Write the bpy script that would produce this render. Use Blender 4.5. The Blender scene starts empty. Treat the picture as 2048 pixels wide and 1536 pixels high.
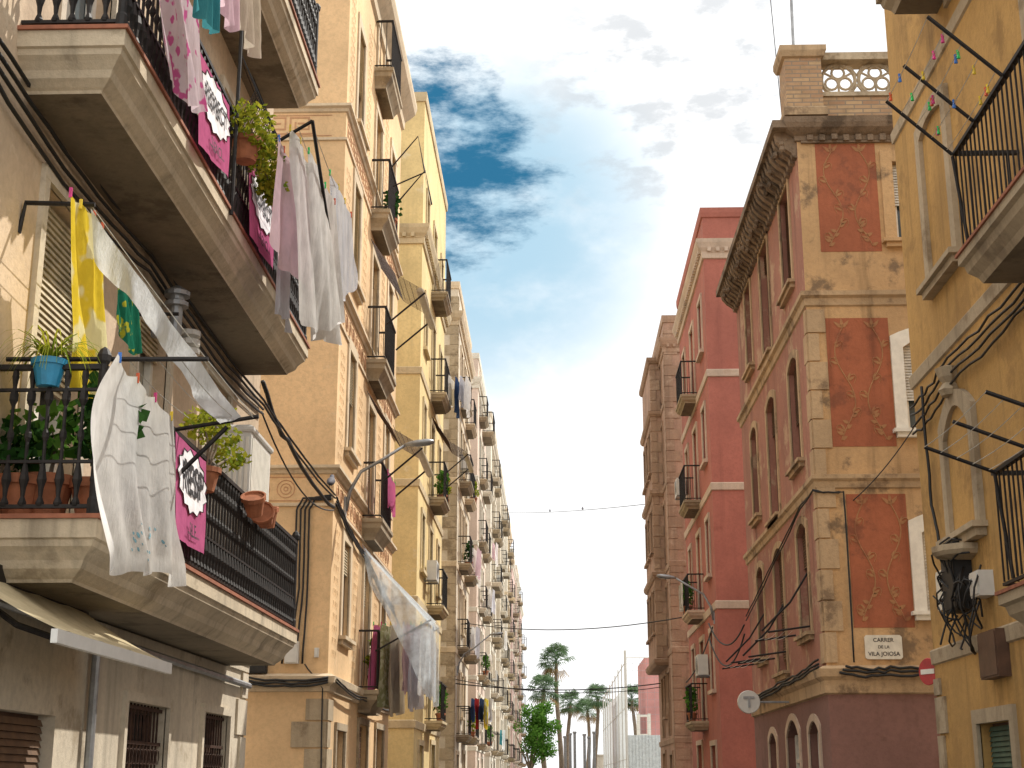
import bpy,math,random
from mathutils import Vector,Quaternion
random.seed(7)
SC=bpy.context.scene; COL=SC.collection
XL=-3.63; XR=4.33
# ---------------------------------------------------------------- materials
def newmat(name):
    m=bpy.data.materials.new(name); m.use_nodes=True
    nt=m.node_tree; return m,nt,nt.nodes["Principled BSDF"]
def N(nt,t,**k):
    n=nt.nodes.new(t)
    for a,b in k.items(): setattr(n,a,b)
    return n
def noise(nt,vec,scale,detail=4,rough=.6):
    n=N(nt,"ShaderNodeTexNoise"); n.inputs["Scale"].default_value=scale
    n.inputs["Detail"].default_value=detail; n.inputs["Roughness"].default_value=rough
    nt.links.new(vec,n.inputs["Vector"]); return n.outputs["Fac"]
def ramp(nt,fac,a,b,va=0.,vb=1.):
    n=N(nt,"ShaderNodeMapRange"); n.interpolation_type='SMOOTHSTEP'
    n.inputs[1].default_value=a;n.inputs[2].default_value=b;n.inputs[3].default_value=va;n.inputs[4].default_value=vb
    nt.links.new(fac,n.inputs[0]); return n.outputs[0]
def mixc(nt,fac,a,b,mode='MIX'):
    n=N(nt,"ShaderNodeMix"); n.data_type='RGBA'; n.blend_type=mode
    if isinstance(fac,(int,float)): n.inputs[0].default_value=fac
    else: nt.links.new(fac,n.inputs[0])
    for i,c in ((6,a),(7,b)):
        if isinstance(c,(tuple,list)): n.inputs[i].default_value=(*c[:3],1)
        else: nt.links.new(c,n.inputs[i])
    return n.outputs[2]
def vmap(nt,vec,sc):
    n=N(nt,"ShaderNodeMapping"); n.inputs["Scale"].default_value=sc
    nt.links.new(vec,n.inputs["Vector"]); return n.outputs[0]
def mul(c,k): return tuple(x*k for x in c[:3])
def stucco(name,c,c2=None,patch=.55,streak=.35,bump=.35,rough=.92,fine=45):
    m,nt,b=newmat(name); P=N(nt,"ShaderNodeNewGeometry").outputs["Position"]
    col=mixc(nt,ramp(nt,noise(nt,P,.55,3),.3,.7),mul(c,.82),mul(c,1.1))
    if c2: col=mixc(nt,ramp(nt,noise(nt,P,1.5,6,.68),patch,patch+.12),col,c2)
    st=noise(nt,vmap(nt,P,(2.6,2.6,.16)),1.0,5,.65)
    col=mixc(nt,ramp(nt,st,.5,.76,0,streak),col,mul(c,.28))
    sp=noise(nt,P,14,3,.7)
    col=mixc(nt,ramp(nt,sp,.35,.75,0,.3),col,mul(c,.5))
    nt.links.new(col,b.inputs["Base Color"]); b.inputs["Roughness"].default_value=rough
    bp=N(nt,"ShaderNodeBump"); bp.inputs["Strength"].default_value=bump; bp.inputs["Distance"].default_value=.02
    nt.links.new(noise(nt,P,fine*.5,4,.75),bp.inputs["Height"]); nt.links.new(bp.outputs[0],b.inputs["Normal"])
    return m
def plain(name,c,rough=.6,metal=0.,var=.2,sc=8,bump=.1):
    m,nt,b=newmat(name); P=N(nt,"ShaderNodeNewGeometry").outputs["Position"]
    nf=noise(nt,P,sc,4)
    nt.links.new(mixc(nt,ramp(nt,nf,.3,.7),mul(c,1-var),mul(c,1+var)),b.inputs["Base Color"])
    b.inputs["Roughness"].default_value=rough; b.inputs["Metallic"].default_value=metal
    return m
def cloth(name,c,c2=None,pat=None,trans=.58,sc=20,lo=.5,alpha=1.):
    m,nt,b=newmat(name); nt.nodes.remove(b); out=nt.nodes["Material Output"]
    P=N(nt,"ShaderNodeNewGeometry").outputs["Position"]
    col=mixc(nt,ramp(nt,noise(nt,P,6,4),.3,.7),mul(c,.88),mul(c,1.05))
    if pat=='dots':
        v=N(nt,"ShaderNodeTexVoronoi"); v.inputs["Scale"].default_value=sc; v.inputs["Randomness"].default_value=.15; nt.links.new(P,v.inputs["Vector"])
        col=mixc(nt,ramp(nt,v.outputs["Distance"],.3,.2),col,c2)
    if pat=='blobs':
        col=mixc(nt,ramp(nt,noise(nt,P,sc,2,.4),lo,lo+.06),col,c2)
    d=N(nt,"ShaderNodeBsdfDiffuse"); t=N(nt,"ShaderNodeBsdfTranslucent"); mx=N(nt,"ShaderNodeMixShader"); mx.inputs[0].default_value=trans
    nt.links.new(col,d.inputs[0]);nt.links.new(col,t.inputs[0]);nt.links.new(d.outputs[0],mx.inputs[1]);nt.links.new(t.outputs[0],mx.inputs[2])
    bp=N(nt,"ShaderNodeBump"); bp.inputs["Strength"].default_value=.6; bp.inputs["Distance"].default_value=.03
    nt.links.new(noise(nt,vmap(nt,P,(6,6,2)),2,5),bp.inputs["Height"]); nt.links.new(bp.outputs[0],d.inputs["Normal"]); nt.links.new(bp.outputs[0],t.inputs["Normal"])
    sh=mx.outputs[0]
    if alpha<1:
        tr=N(nt,"ShaderNodeBsdfTransparent"); m2=N(nt,"ShaderNodeMixShader")
        nt.links.new(ramp(nt,noise(nt,P,3,4),.3,.7,alpha-.2,alpha+.15),m2.inputs[0])
        nt.links.new(tr.outputs[0],m2.inputs[1]); nt.links.new(sh,m2.inputs[2]); sh=m2.outputs[0]
    nt.links.new(sh,out.inputs[0]); return m
def glassm(name,c=(.03,.04,.045)):
    m,nt,b=newmat(name); P=N(nt,"ShaderNodeNewGeometry").outputs["Position"]
    nt.links.new(mixc(nt,ramp(nt,noise(nt,P,.9,3),.35,.65),c,mul(c,2.6)),b.inputs["Base Color"])
    b.inputs["Roughness"].default_value=.12; b.inputs["IOR"].default_value=1.5; return m
def brickm(name,c,c2,mortar,bw=.3,bh=.08):
    m,nt,b=newmat(name); g=N(nt,"ShaderNodeNewGeometry").outputs["Position"]
    s=N(nt,"ShaderNodeSeparateXYZ"); nt.links.new(g,s.inputs[0]); a=N(nt,"ShaderNodeMath",operation='ADD')
    nt.links.new(s.outputs[0],a.inputs[0]);nt.links.new(s.outputs[1],a.inputs[1])
    cb=N(nt,"ShaderNodeCombineXYZ"); nt.links.new(a.outputs[0],cb.inputs[0]); nt.links.new(s.outputs[2],cb.inputs[1])
    t=N(nt,"ShaderNodeTexBrick"); nt.links.new(cb.outputs[0],t.inputs["Vector"]); t.inputs["Scale"].default_value=1
    t.inputs["Brick Width"].default_value=bw; t.inputs["Row Height"].default_value=bh; t.inputs["Mortar Size"].default_value=.012
    t.inputs["Color1"].default_value=(*c,1);t.inputs["Color2"].default_value=(*c2,1);t.inputs["Mortar"].default_value=(*mortar,1)
    col=mixc(nt,ramp(nt,noise(nt,g,6,6),.4,.7,0,.5),t.outputs[0],mul(c,.5))
    nt.links.new(col,b.inputs["Base Color"]); b.inputs["Roughness"].default_value=.95
    bp=N(nt,"ShaderNodeBump"); bp.inputs["Strength"].default_value=.6; bp.inputs["Distance"].default_value=.01; bp.invert=True
    nt.links.new(t.outputs["Fac"],bp.inputs["Height"]); nt.links.new(bp.outputs[0],b.inputs["Normal"]); return m
def leafm(name,c,c2):
    m,nt,b=newmat(name); nt.nodes.remove(b); out=nt.nodes["Material Output"]
    g=N(nt,"ShaderNodeNewGeometry"); 
    col=mixc(nt,g.outputs["Random Per Island"],c,c2)
    d=N(nt,"ShaderNodeBsdfDiffuse"); t=N(nt,"ShaderNodeBsdfTranslucent"); mx=N(nt,"ShaderNodeMixShader"); mx.inputs[0].default_value=.4
    nt.links.new(col,d.inputs[0]);nt.links.new(col,t.inputs[0]);nt.links.new(d.outputs[0],mx.inputs[1]);nt.links.new(t.outputs[0],mx.inputs[2])
    nt.links.new(mx.outputs[0],out.inputs[0]); return m

M={}
M['L1']=stucco("beige_render",(.60,.46,.32),(.64,.52,.38),.56,.5)
M['L1base']=stucco("cream_render",(.62,.54,.42),(.38,.31,.22),.56,.65)
M['slab']=stucco("balcony_stone",(.42,.34,.23),(.24,.19,.13),.53,.7)
M['slabL1']=stucco("balcony_plaster",(.60,.50,.36),(.32,.26,.18),.58,.75)
M['soff']=stucco("shaded_soffit",(.22,.18,.125),(.13,.105,.07),.5,.5)  # shade under the balconies painted in as a darker underside colour
M['tile']=plain("red_tile_edge",(.30,.11,.06),.8)
M['iron']=plain("black_iron",(.016,.013,.012),.6,.3,.4,20)
M['rust']=plain("rusty_iron",(.06,.03,.02),.7,.3,.4,20)
M['L2']=stucco("peach_render",(.77,.53,.29),(.78,.58,.36),.6,.2)
M['L2trim']=stucco("cream_stone",(.68,.55,.38),(.48,.37,.24),.56,.45)
M['L2orn']=stucco("orange_relief",(.55,.31,.17),None,.6,.2)
M['stone']=stucco("weathered_stone",(.46,.37,.25),(.25,.19,.12),.5,.6,.6)
M['L3']=stucco("yellow_render",(.76,.59,.28),(.74,.62,.38),.58,.3)
M['L3trim']=stucco("pale_yellow_trim",(.64,.52,.32),(.40,.31,.19),.58,.45)
M['R1']=stucco("ochre_render",(.52,.31,.10),(.38,.22,.07),.5,.6)
M['R1trim']=stucco("grey_beige_trim",(.46,.37,.25),(.28,.21,.13),.52,.6)
M['R2f']=stucco("stained_tan_render",(.56,.36,.18),(.20,.135,.08),.53,.9,.5)
M['R2s']=stucco("faded_red_render",(.37,.17,.12),(.48,.32,.21),.53,.65,.5)
M['R2p']=stucco("brick_red_panel",(.37,.12,.058),(.24,.085,.045),.52,.7,.4)
M['R2o']=stucco("tan_sgraffito",(.40,.20,.09),(.30,.12,.06),.5,.5)
M['R2b']=stucco("mauve_render",(.22,.115,.095),(.17,.09,.07),.55,.3)
M['R2c']=stucco("dark_cornice_stone",(.25,.18,.12),(.10,.07,.045),.48,.7,.8)
M['R2t']=stucco("tan_stone_trim",(.48,.34,.20),(.22,.15,.09),.52,.75,.5)
M['R3']=stucco("deep_red_render",(.42,.145,.105),(.36,.12,.085),.58,.3)
M['R3t']=stucco("pinkish_cream_trim",(.60,.47,.36),(.47,.34,.25),.58,.4)
M['R4']=stucco("brown_pink_render",(.44,.28,.20),(.30,.19,.13),.52,.6)
M['R4t']=stucco("brown_quoin_stone",(.38,.25,.17),(.50,.36,.26),.54,.5,.6)
M['glass']=glassm("window_glass"); M['dark']=plain("dark_interior",(.015,.013,.011),.9)
M['curt']=plain("pale_curtain",(.4,.37,.3),.9)
M['white']=plain("white_paint",(.74,.71,.63),.5,0,.08)
M['wood']=plain("brown_wood_frame",(.10,.05,.028),.6)
M['shutc']=plain("cream_slats",(.50,.42,.28),.6); M['shutg']=plain("green_slats",(.05,.10,.07),.6); M['shutb']=plain("brown_slats",(.14,.08,.045),.6)
M['shutw']=plain("white_slats",(.60,.57,.50),.6)
M['black']=plain("black_cable",(.012,.012,.012),.6); M['rope']=plain("pale_rope",(.6,.58,.52),.8)
M['steel']=plain("grey_steel",(.30,.31,.32),.4,.5); M['terra']=plain("terracotta",(.36,.13,.06),.8,0,.25)
M['blue']=plain("blue_plastic",(.02,.20,.36),.4); M['plast']=plain("white_plastic",(.62,.61,.57),.4,0,.05)
M['leaf']=leafm("leaf_green",(.05,.15,.02),(.14,.28,.05)); M['leafy']=leafm("leaf_yellow_green",(.12,.19,.02),(.42,.40,.04))
M['leafd']=leafm("leaf_dark",(.015,.05,.012),(.05,.12,.03)); M['bark']=plain("bark",(.2,.155,.11),.9,0,.3)
M['palm']=leafm("palm_green",(.07,.13,.06),(.16,.24,.13)); M['palmdry']=leafm("dry_frond",(.25,.17,.08),(.35,.25,.12))
M['brick']=brickm("yellow_brick",(.50,.34,.19),(.36,.21,.12),(.27,.21,.15))
M['rooft']=plain("roof_tile",(.28,.12,.07),.9)
M['cwhite']=cloth("white_cotton",(.82,.81,.79)); M['teal']=plain("teal_print",(.16,.32,.38),.9)
M['cpink']=cloth("magenta_banner",(.66,.17,.35),None,None,.45); M['clil']=cloth("lilac_cotton",(.76,.57,.64))
M['cflor']=cloth("pink_floral",(.76,.64,.70),(.64,.14,.36),'blobs',.5,9,.57)
M['cyel']=cloth("yellow_cotton",(.85,.66,.06),(.85,.80,.46),'blobs',.5,4,.54)
M['cdot']=cloth("blue_dotted_cotton",(.76,.77,.81),(.35,.42,.6),'dots',.55,34)
M['cgrn']=cloth("green_print",(.02,.16,.10),(.40,.40,.04),'blobs',.3,11,.56); M['cteal']=cloth("teal_towel",(.07,.28,.32))
M['cbeige']=cloth("beige_cotton",(.58,.52,.42)); M['cgrey']=cloth("grey_cotton",(.60,.60,.66)); M['colive']=cloth("olive_print",(.32,.33,.18),(.48,.48,.33),'blobs',.35,12,.5)
M['cblue']=cloth("navy_cotton",(.04,.07,.16)); M['cred']=cloth("red_cotton",(.45,.04,.04))
M['cplast']=cloth("clear_plastic_sheet",(.72,.80,.86),None,None,.6,1,.5,.55)
M['caw']=cloth("awning_canvas",(.58,.49,.32),None,None,.2); M['cstrip']=cloth("white_awning_cloth",(.72,.74,.76))
M['ink']=plain("black_ink",(.015,.012,.015),.8); M['inkw']=plain("white_ink",(.75,.72,.74),.8)
M['sign']=plain("enamel_sign",(.68,.65,.56),.4,0,.1); M['redp']=plain("red_sign_paint",(.40,.015,.015),.4)
M['bird']=plain("grey_feathers",(.10,.10,.12),.8)
M['road']=plain("asphalt",(.05,.05,.052),.9,0,.2,3,.4); M['pave']=plain("paving_stone",(.24,.22,.19),.9,0,.15,2,.3); M['ground']=plain("sandy_ground",(.24,.21,.17),.95,0,.15,.3,.3)
M['fence']=cloth("pale_court_screen",(.70,.74,.75),None,None,.4,1,.5,.95); M['pinkw']=stucco("pink_render",(.62,.30,.28),None,.6,.2)
for i,c in enumerate([(.02,.5,.1),(.7,.5,.02),(.6,.03,.2),(.03,.15,.5),(.6,.1,.03)]): M['peg%d'%i]=plain("peg_colour",c,.4)
# ---------------------------------------------------------------- mesh helpers
I=lambda s,d,z:(s,d,z)
FL=lambda s,d,z:(XL+d,s,z)
FR=lambda s,d,z:(XR-d,s,z)
def FF(Y): return lambda s,d,z:(s,Y-d,z)
class MB:
    def __init__(s): s.v=[];s.f=[];s.m=[];s.c=0
    def add(s,vs,fs):
        o=len(s.v); s.v+=[tuple(p) for p in vs]; s.f+=[tuple(i+o for i in f) for f in fs]; s.m+=[s.c]*len(fs)
    def quad(s,*p): s.add(p,[tuple(range(len(p)))])
    def box(s,f,a,b,d0,d1,z0,z1):
        s.add([f(a,d0,z0),f(b,d0,z0),f(b,d1,z0),f(a,d1,z0),f(a,d0,z1),f(b,d0,z1),f(b,d1,z1),f(a,d1,z1)],
              [(0,3,2,1),(4,5,6,7),(0,1,5,4),(1,2,6,5),(2,3,7,6),(3,0,4,7)])
    def tube(s,pts,r,n=6,closed=False):
        P=[Vector(p) for p in pts]; k=len(P); R=r if isinstance(r,(list,tuple)) else [r]*k; vs=[];pu=None
        for i in range(k):
            a=P[(i-1)%k] if (closed or i>0) else P[i]; b=P[(i+1)%k] if (closed or i<k-1) else P[i]
            t=(b-a); t=t.normalized() if t.length>1e-9 else Vector((0,0,1))
            if pu is None: pu=t.orthogonal().normalized()
            u=pu-t*pu.dot(t); u=u.normalized() if u.length>1e-6 else t.orthogonal().normalized(); pu=u; w=t.cross(u)
            for j in range(n):
                an=2*math.pi*(j+.5)/n; vs.append(P[i]+(u*math.cos(an)+w*math.sin(an))*R[i])
        fs=[]
        for i in range(k if closed else k-1):
            i2=(i+1)%k
            for j in range(n): fs.append((i*n+j,i*n+(j+1)%n,i2*n+(j+1)%n,i2*n+j))
        if not closed: fs+=[tuple(range(n))[::-1],tuple((k-1)*n+j for j in range(n))]
        s.add(vs,fs)
    def lathe(s,c,prof,n=8):
        vs=[];fs=[];k=len(prof)
        for r,z in prof:
            for j in range(n): a=2*math.pi*j/n; vs.append((c[0]+r*math.cos(a),c[1]+r*math.sin(a),c[2]+z))
        for i in range(k-1):
            for j in range(n): fs.append((i*n+j,i*n+(j+1)%n,(i+1)*n+(j+1)%n,(i+1)*n+j))
        fs+=[tuple(range(n))[::-1],tuple((k-1)*n+j for j in range(n))]
        s.add(vs,fs)
    def rings(s,x0,x1,y0,y1,prof,cap=True):
        vs=[];fs=[];k=len(prof)
        for d,z in prof: vs+=[(x0-d,y0-d,z),(x1+d,y0-d,z),(x1+d,y1+d,z),(x0-d,y1+d,z)]
        for i in range(k-1):
            for j in range(4): fs.append((i*4+j,i*4+(j+1)%4,(i+1)*4+(j+1)%4,(i+1)*4+j))
        if cap: fs+=[(3,2,1,0),tuple((k-1)*4+j for j in range(4))]
        s.add(vs,fs)
WL={}
def reg(o,w,par,label,cat,group,kind):
    COL.objects.link(o); WL[o.name]=Vector(w)
    if par is not None: o.parent=par; o.location=Vector(w)-WL[par.name]
    else: o.location=w
    if label: o["label"]=label
    if cat: o["category"]=cat
    if group: o["group"]=group
    if kind: o["kind"]=kind
    return o
def fin(mb,name,mats,par=None,label=None,cat=None,group=None,kind=None,smooth=False):
    if not isinstance(mats,(list,tuple)): mats=[mats]
    xs=[v[0] for v in mb.v];ys=[v[1] for v in mb.v];zs=[v[2] for v in mb.v]
    o=Vector(((min(xs)+max(xs))/2,(min(ys)+max(ys))/2,min(zs)))
    me=bpy.data.meshes.new(name); me.from_pydata([(x-o.x,y-o.y,z-o.z) for x,y,z in mb.v],[],mb.f)
    for m in mats: me.materials.append(M[m] if isinstance(m,str) else m)
    me.polygons.foreach_set("material_index",mb.m)
    if smooth: me.polygons.foreach_set("use_smooth",[True]*len(mb.f))
    me.update(); return reg(bpy.data.objects.new(name,me),o,par,label,cat,group,kind)
def empty(name,loc,label,cat,group=None,par=None):
    e=bpy.data.objects.new(name,None); e.empty_display_size=.3
    return reg(e,loc,par,label,cat,group,None)
# ---------------------------------------------------------------- architecture
def arcz(z1,rise,t): return z1-rise*(2*t-1)**2
def wall(mb,f,s0,s1,z0,z1,ops=(),rev=.22):
    S=sorted(set([s0,s1]+[v for o in ops for v in o[:2] if s0<v<s1])); Z=sorted(set([z0,z1]+[v for o in ops for v in o[2:4] if z0<v<z1]))
    for a,b in zip(S,S[1:]):
        for c,d in zip(Z,Z[1:]):
            cs,cz=(a+b)/2,(c+d)/2
            if any(o[0]<cs<o[1] and o[2]<cz<o[3] for o in ops): continue
            mb.quad(f(a,0,c),f(b,0,c),f(b,0,d),f(a,0,d))
    for o in ops:
        a,b,c,d=o[:4]; r=o[4] if len(o)>4 else 0
        mb.quad(f(a,0,c),f(a,-rev,c),f(a,-rev,d),f(a,0,d)); mb.quad(f(b,0,c),f(b,-rev,c),f(b,-rev,d),f(b,0,d))
        mb.quad(f(a,0,c),f(b,0,c),f(b,-rev,c),f(a,-rev,c))
        if r<=0: mb.quad(f(a,0,d),f(b,0,d),f(b,-rev,d),f(a,-rev,d))
        else:
            n=8
            for i in range(n):
                t0,t1=i/n,(i+1)/n; sa,sb=a+(b-a)*t0,a+(b-a)*t1; za,zb=arcz(d,r,t0),arcz(d,r,t1)
                mb.quad(f(sa,0,za),f(sb,0,zb),f(sb,0,d),f(sa,0,d)); mb.quad(f(sa,0,za),f(sb,0,zb),f(sb,-rev,zb),f(sa,-rev,za))
def window(par,f,s0,s1,z0,z1,sh=None,shf=1.,trim=None,rise=0,rev=.22,tw=.15,sill=True,fm='wood',pane='glass',near=True,lab=None,name="window",td=.04,frame=True):
    d=-rev+.02; mb=MB(); mb.quad(f(s0,d,z0),f(s1,d,z0),f(s1,d,z1),f(s0,d,z1))
    if not near:
        mb.c=1; w=.06
        mb.box(f,s0,s0+w,d,d+.05,z0,z1);mb.box(f,s1-w,s1,d,d+.05,z0,z1);mb.box(f,s0+w,s1-w,d,d+.05,z1-w,z1);mb.box(f,s0+w,s1-w,d,d+.05,z0,z0+w)
        m=(s0+s1)/2; mb.box(f,m-.03,m+.03,d,d+.05,z0+w,z1-w)
        if sh:
            mb.c=2; zz=z1-.02; lo=z1-(z1-z0)*shf
            while zz-.1>lo: mb.box(f,s0+.02,s1-.02,d+.07,d+.1,zz-.085,zz); zz-=.1
        if trim:
            mb.c=3; mb.box(f,s0-tw,s0,-.01,td,z0,z1);mb.box(f,s1,s1+tw,-.01,td,z0,z1);mb.box(f,s0-tw,s1+tw,-.01,td+.01,z1,z1+tw)
            if sill: mb.box(f,s0-tw-.05,s1+tw+.05,-.01,td+.08,z0-.1,z0)
        return fin(mb,name,[pane,fm,sh or 'shutc',trim or 'stone'],par,lab)
    w=fin(mb,name,pane,par,lab)
    if frame:
        mb=MB(); q=.07
        mb.box(f,s0,s0+q,d+.005,d+.07,z0,z1);mb.box(f,s1-q,s1,d+.005,d+.07,z0,z1);mb.box(f,s0+q,s1-q,d+.005,d+.07,z1-q,z1);mb.box(f,s0+q,s1-q,d+.005,d+.07,z0,z0+q)
        m=(s0+s1)/2; mb.box(f,m-.045,m+.045,d+.005,d+.08,z0+q,z1-q); zt=z0+(z1-z0)*.72; mb.box(f,s0+q,s1-q,d+.008,d+.06,zt-.03,zt+.03)
        fin(mb,"frame",fm,w)
    if sh:
        mb=MB(); zz=z1-.03; lo=z1-(z1-z0)*shf
        while zz-.05>lo:
            mb.add([f(s0+.02,d+.09,zz-.045),f(s1-.02,d+.09,zz-.045),f(s1-.02,d+.12,zz-.048),f(s0+.02,d+.12,zz-.048),f(s0+.02,d+.09,zz-.01),f(s1-.02,d+.09,zz-.01),f(s1-.02,d+.1,zz),f(s0+.02,d+.1,zz)],
                   [(0,3,2,1),(4,5,6,7),(0,1,5,4),(1,2,6,5),(2,3,7,6),(3,0,4,7)]); zz-=.05
        if mb.v: fin(mb,"shutter",sh,w)
    if trim:
        mb=MB(); zt=z1-rise
        mb.box(f,s0-tw,s0,-.01,td,z0,zt);mb.box(f,s1,s1+tw,-.01,td,z0,zt)
        if rise<=0: mb.box(f,s0-tw,s1+tw,-.01,td+.002,z1,z1+tw)
        else:
            n=10
            for i in range(n):
                t0,t1=i/n,(i+1)/n; a,b=s0+(s1-s0)*t0,s0+(s1-s0)*t1; A=s0-tw+(s1-s0+2*tw)*t0; B=s0-tw+(s1-s0+2*tw)*t1
                za,zb=arcz(z1,rise,t0),arcz(z1,rise,t1)
                p=[(a,za),(b,zb),(B,zb+tw),(A,za+tw)]
                mb.add([f(x,-.01,z) for x,z in p]+[f(x,td,z) for x,z in p],[(0,1,2,3),(4,5,6,7),(0,1,5,4),(1,2,6,5),(2,3,7,6),(3,0,4,7)])
            for a,b in ((s0-tw,s0),(s1,s1+tw)): mb.box(f,a,b,-.01,td-.001,zt,zt+tw)
        fin(mb,"surround",trim,w)
        if sill:
            mb=MB(); mb.box(f,s0-tw-.06,s1+tw+.06,-.01,td+.1,z0-.06,z0); mb.box(f,s0-tw,s1+tw,-.01,td+.05,z0-.14,z0-.06); fin(mb,"sill",trim,w)
    return w
def railing(mb,f,s0,s1,p,z,h=1.0,gap=.115,ornate=False,t=.014):
    e=.05; a,b,q=s0+e,s1-e,p-e
    def bar(s,d):
        if ornate:
            x,y,zz=f(s,d,z+.06); H=h-.1
            mb.lathe((x,y,zz),[(.024,0),(.03,.02),(.014,.06),(.02,.12),(.034,.17),(.022,.24),(.013,.28),(.012,.42),(.024,.45),(.024,.48),(.012,.51),(.012,H-.24),(.03,H-.2),(.03,H-.16),(.014,H-.11),(.024,H-.04),(.02,H)],6)
        else: mb.box(f,s-t/2,s+t/2,d-t/2,d+t/2,z+.08,z+h-.02)
    k=max(2,round((b-a)/gap))
    for i in range(k+1): bar(a+(b-a)*i/k,q)
    k2=max(2,round(q/gap))
    for i in range(1,k2):
        for s in (a,b): bar(s,q*i/k2)
    for zz,w,hh in ((z+h,.025,.035),(z+.07,.014,.025))+(((z+h-.16,.014,.02),(z+.36,.014,.02)) if ornate else ()):
        mb.box(f,a-w,b+w,q-w,q+w,zz-hh,zz)
        for s in (a,b): mb.box(f,s-w,s+w,0,q-w,zz-hh,zz-.0005)
    if ornate:
        for s in (a,b): x,y,zz=f(s,q,z); mb.lathe((x,y,zz),[(.04,0),(.04,.1),(.03,.12),(.03,h),(.045,h+.02),(.05,h+.06),(.03,h+.1),(.005,h+.12)],8)
def balcony(par,f,s0,s1,p,z,mat='slab',rail='iron',ornate=False,prof=None,gap=.115,tile=False,h=1.0,lab=None,near=False):
    prof=prof or [(0,0),(0,-.07),(.03,-.09),(.05,-.15),(.12,-.2),(.14,-.24)]
    mb=MB(); vs=[];fs=[];k=len(prof)
    for o,dz in prof: vs+=[f(s0+o,-.02,z+dz),f(s0+o,p-o,z+dz),f(s1-o,p-o,z+dz),f(s1-o,-.02,z+dz)]
    for i in range(k-1):
        for j in range(3): fs.append((i*4+j,i*4+j+1,(i+1)*4+j+1,(i+1)*4+j))
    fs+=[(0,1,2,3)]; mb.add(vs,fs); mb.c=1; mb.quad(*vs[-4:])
    if not near:
        mb.c=2; railing(mb,f,s0,s1,p,z,h,gap,ornate)
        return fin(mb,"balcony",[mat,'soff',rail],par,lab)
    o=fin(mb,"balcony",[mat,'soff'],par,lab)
    if tile:
        mb=MB(); mb.box(f,s0-.02,s1+.02,0,p+.02,z+.001,z+.03); fin(mb,"tile_edge",'tile',o); z+=.03
    mb=MB(); railing(mb,f,s0,s1,p,z,h,gap,ornate); fin(mb,"railing",rail,o)
    return o
def shell(par,side,y0,y1,H,mat,fops=(),sops=(),depth=9,zb=0,zsplit=None,mat2=None,fmat=None):
    f=FL if side=='L' else FR; X=XL if side=='L' else XR; xo=X-depth if side=='L' else X+depth; a,b=min(X,xo),max(X,xo)
    def cut(ops,lo,hi): return [o for o in ops if o[2]>=lo-.01 and o[3]<=hi+.01]
    zs=[(0,zsplit,mat2),(zsplit,H,mat)] if zsplit else [(0,H,mat)]
    for lo,hi,m in zs:
        mb=MB(); wall(mb,f,y0,y1,lo,hi,cut(sops,lo,hi))
        if fmat and lo>0 or (fmat and not zsplit): mb.c=1
        wall(mb,FF(y0),a,b,lo,hi,cut(fops,lo,hi)); mb.c=0
        mb.quad((a,y1,lo),(b,y1,lo),(b,y1,hi),(a,y1,hi)); mb.quad((xo,y0,lo),(xo,y1,lo),(xo,y1,hi),(xo,y0,hi))
        fin(mb,"wall",[m,fmat or m],par,"plain street-level wall" if (zsplit and lo==0) else None)
    mb=MB(); mb.box(I,a,b,y0,y1,H,H+.08); fin(mb,"roof",'rooft',par)
    return a,b
def band(par,a,b,y0,y1,prof,mat,name="cornice"):
    mb=MB(); mb.rings(a,b,y0,y1,prof,True); return fin(mb,name,mat,par)
def quoins(par,f,s,w,z0,z1,mat,sgn,f2=None,s2=None,sg2=1,h=.42):
    mb=MB(); z=z0;i=0
    while z<z1-.1:
        t=min(z+h-.025,z1); L=w if i%2 else w*.6
        a,b=(s,s+L*sgn); mb.box(f,min(a,b),max(a,b),-.01,.028,z,t)
        if f2: L2=w*.6 if i%2 else w; a,b=(s2,s2+L2*sg2); mb.box(f2,min(a,b),max(a,b),-.01,.0285,z,t)
        z+=h;i+=1
    fin(mb,"quoins",mat,par)
FZ=[3.2,6.4,9.55,12.7,15.85,19.0]

# ============================================================ LEFT NEAR BUILDING
b=empty("apartment_building",(-8.1,12.7,0),"beige three-storey block with long stone balconies full of laundry","building")
d1=[(9.5,10.6,3.2,5.75),(11.9,12.95,3.2,5.75),(14.4,15.5,3.2,5.75)]; d2=[(q[0],q[1],6.5,9.0) for q in d1]; d3=[(q[0],q[1],9.8,12.2) for q in d1]
g=[(9.0,10.65,.15,2.05),(12.35,13.7,1.0,2.25),(15.1,16.3,1.0,2.28)]
shell(b,'L',8.2,17.2,13.6,'L1',(),d1+d2+d3+g,zsplit=2.95,mat2='L1base')
for i,q in enumerate(d1): window(b,FL,*q,sh='shutc',shf=(.55,.15,.3)[i],trim='L1base',fm='white',tw=.1,sill=False,name="balcony_door",pane='curt' if i==1 else 'glass')
for q in d2: window(b,FL,*q,sh='shutc',shf=.4,trim='L1base',fm='white',tw=.1,sill=False,name="balcony_door")
for q in d3: window(b,FL,*q,sh='shutc',shf=.6,trim='L1base',fm='white',tw=.1,sill=False,name="balcony_door",near=False)
window(b,FL,*g[0],sh='shutb',shf=1,trim=None,name="shop_shutter")
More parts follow.
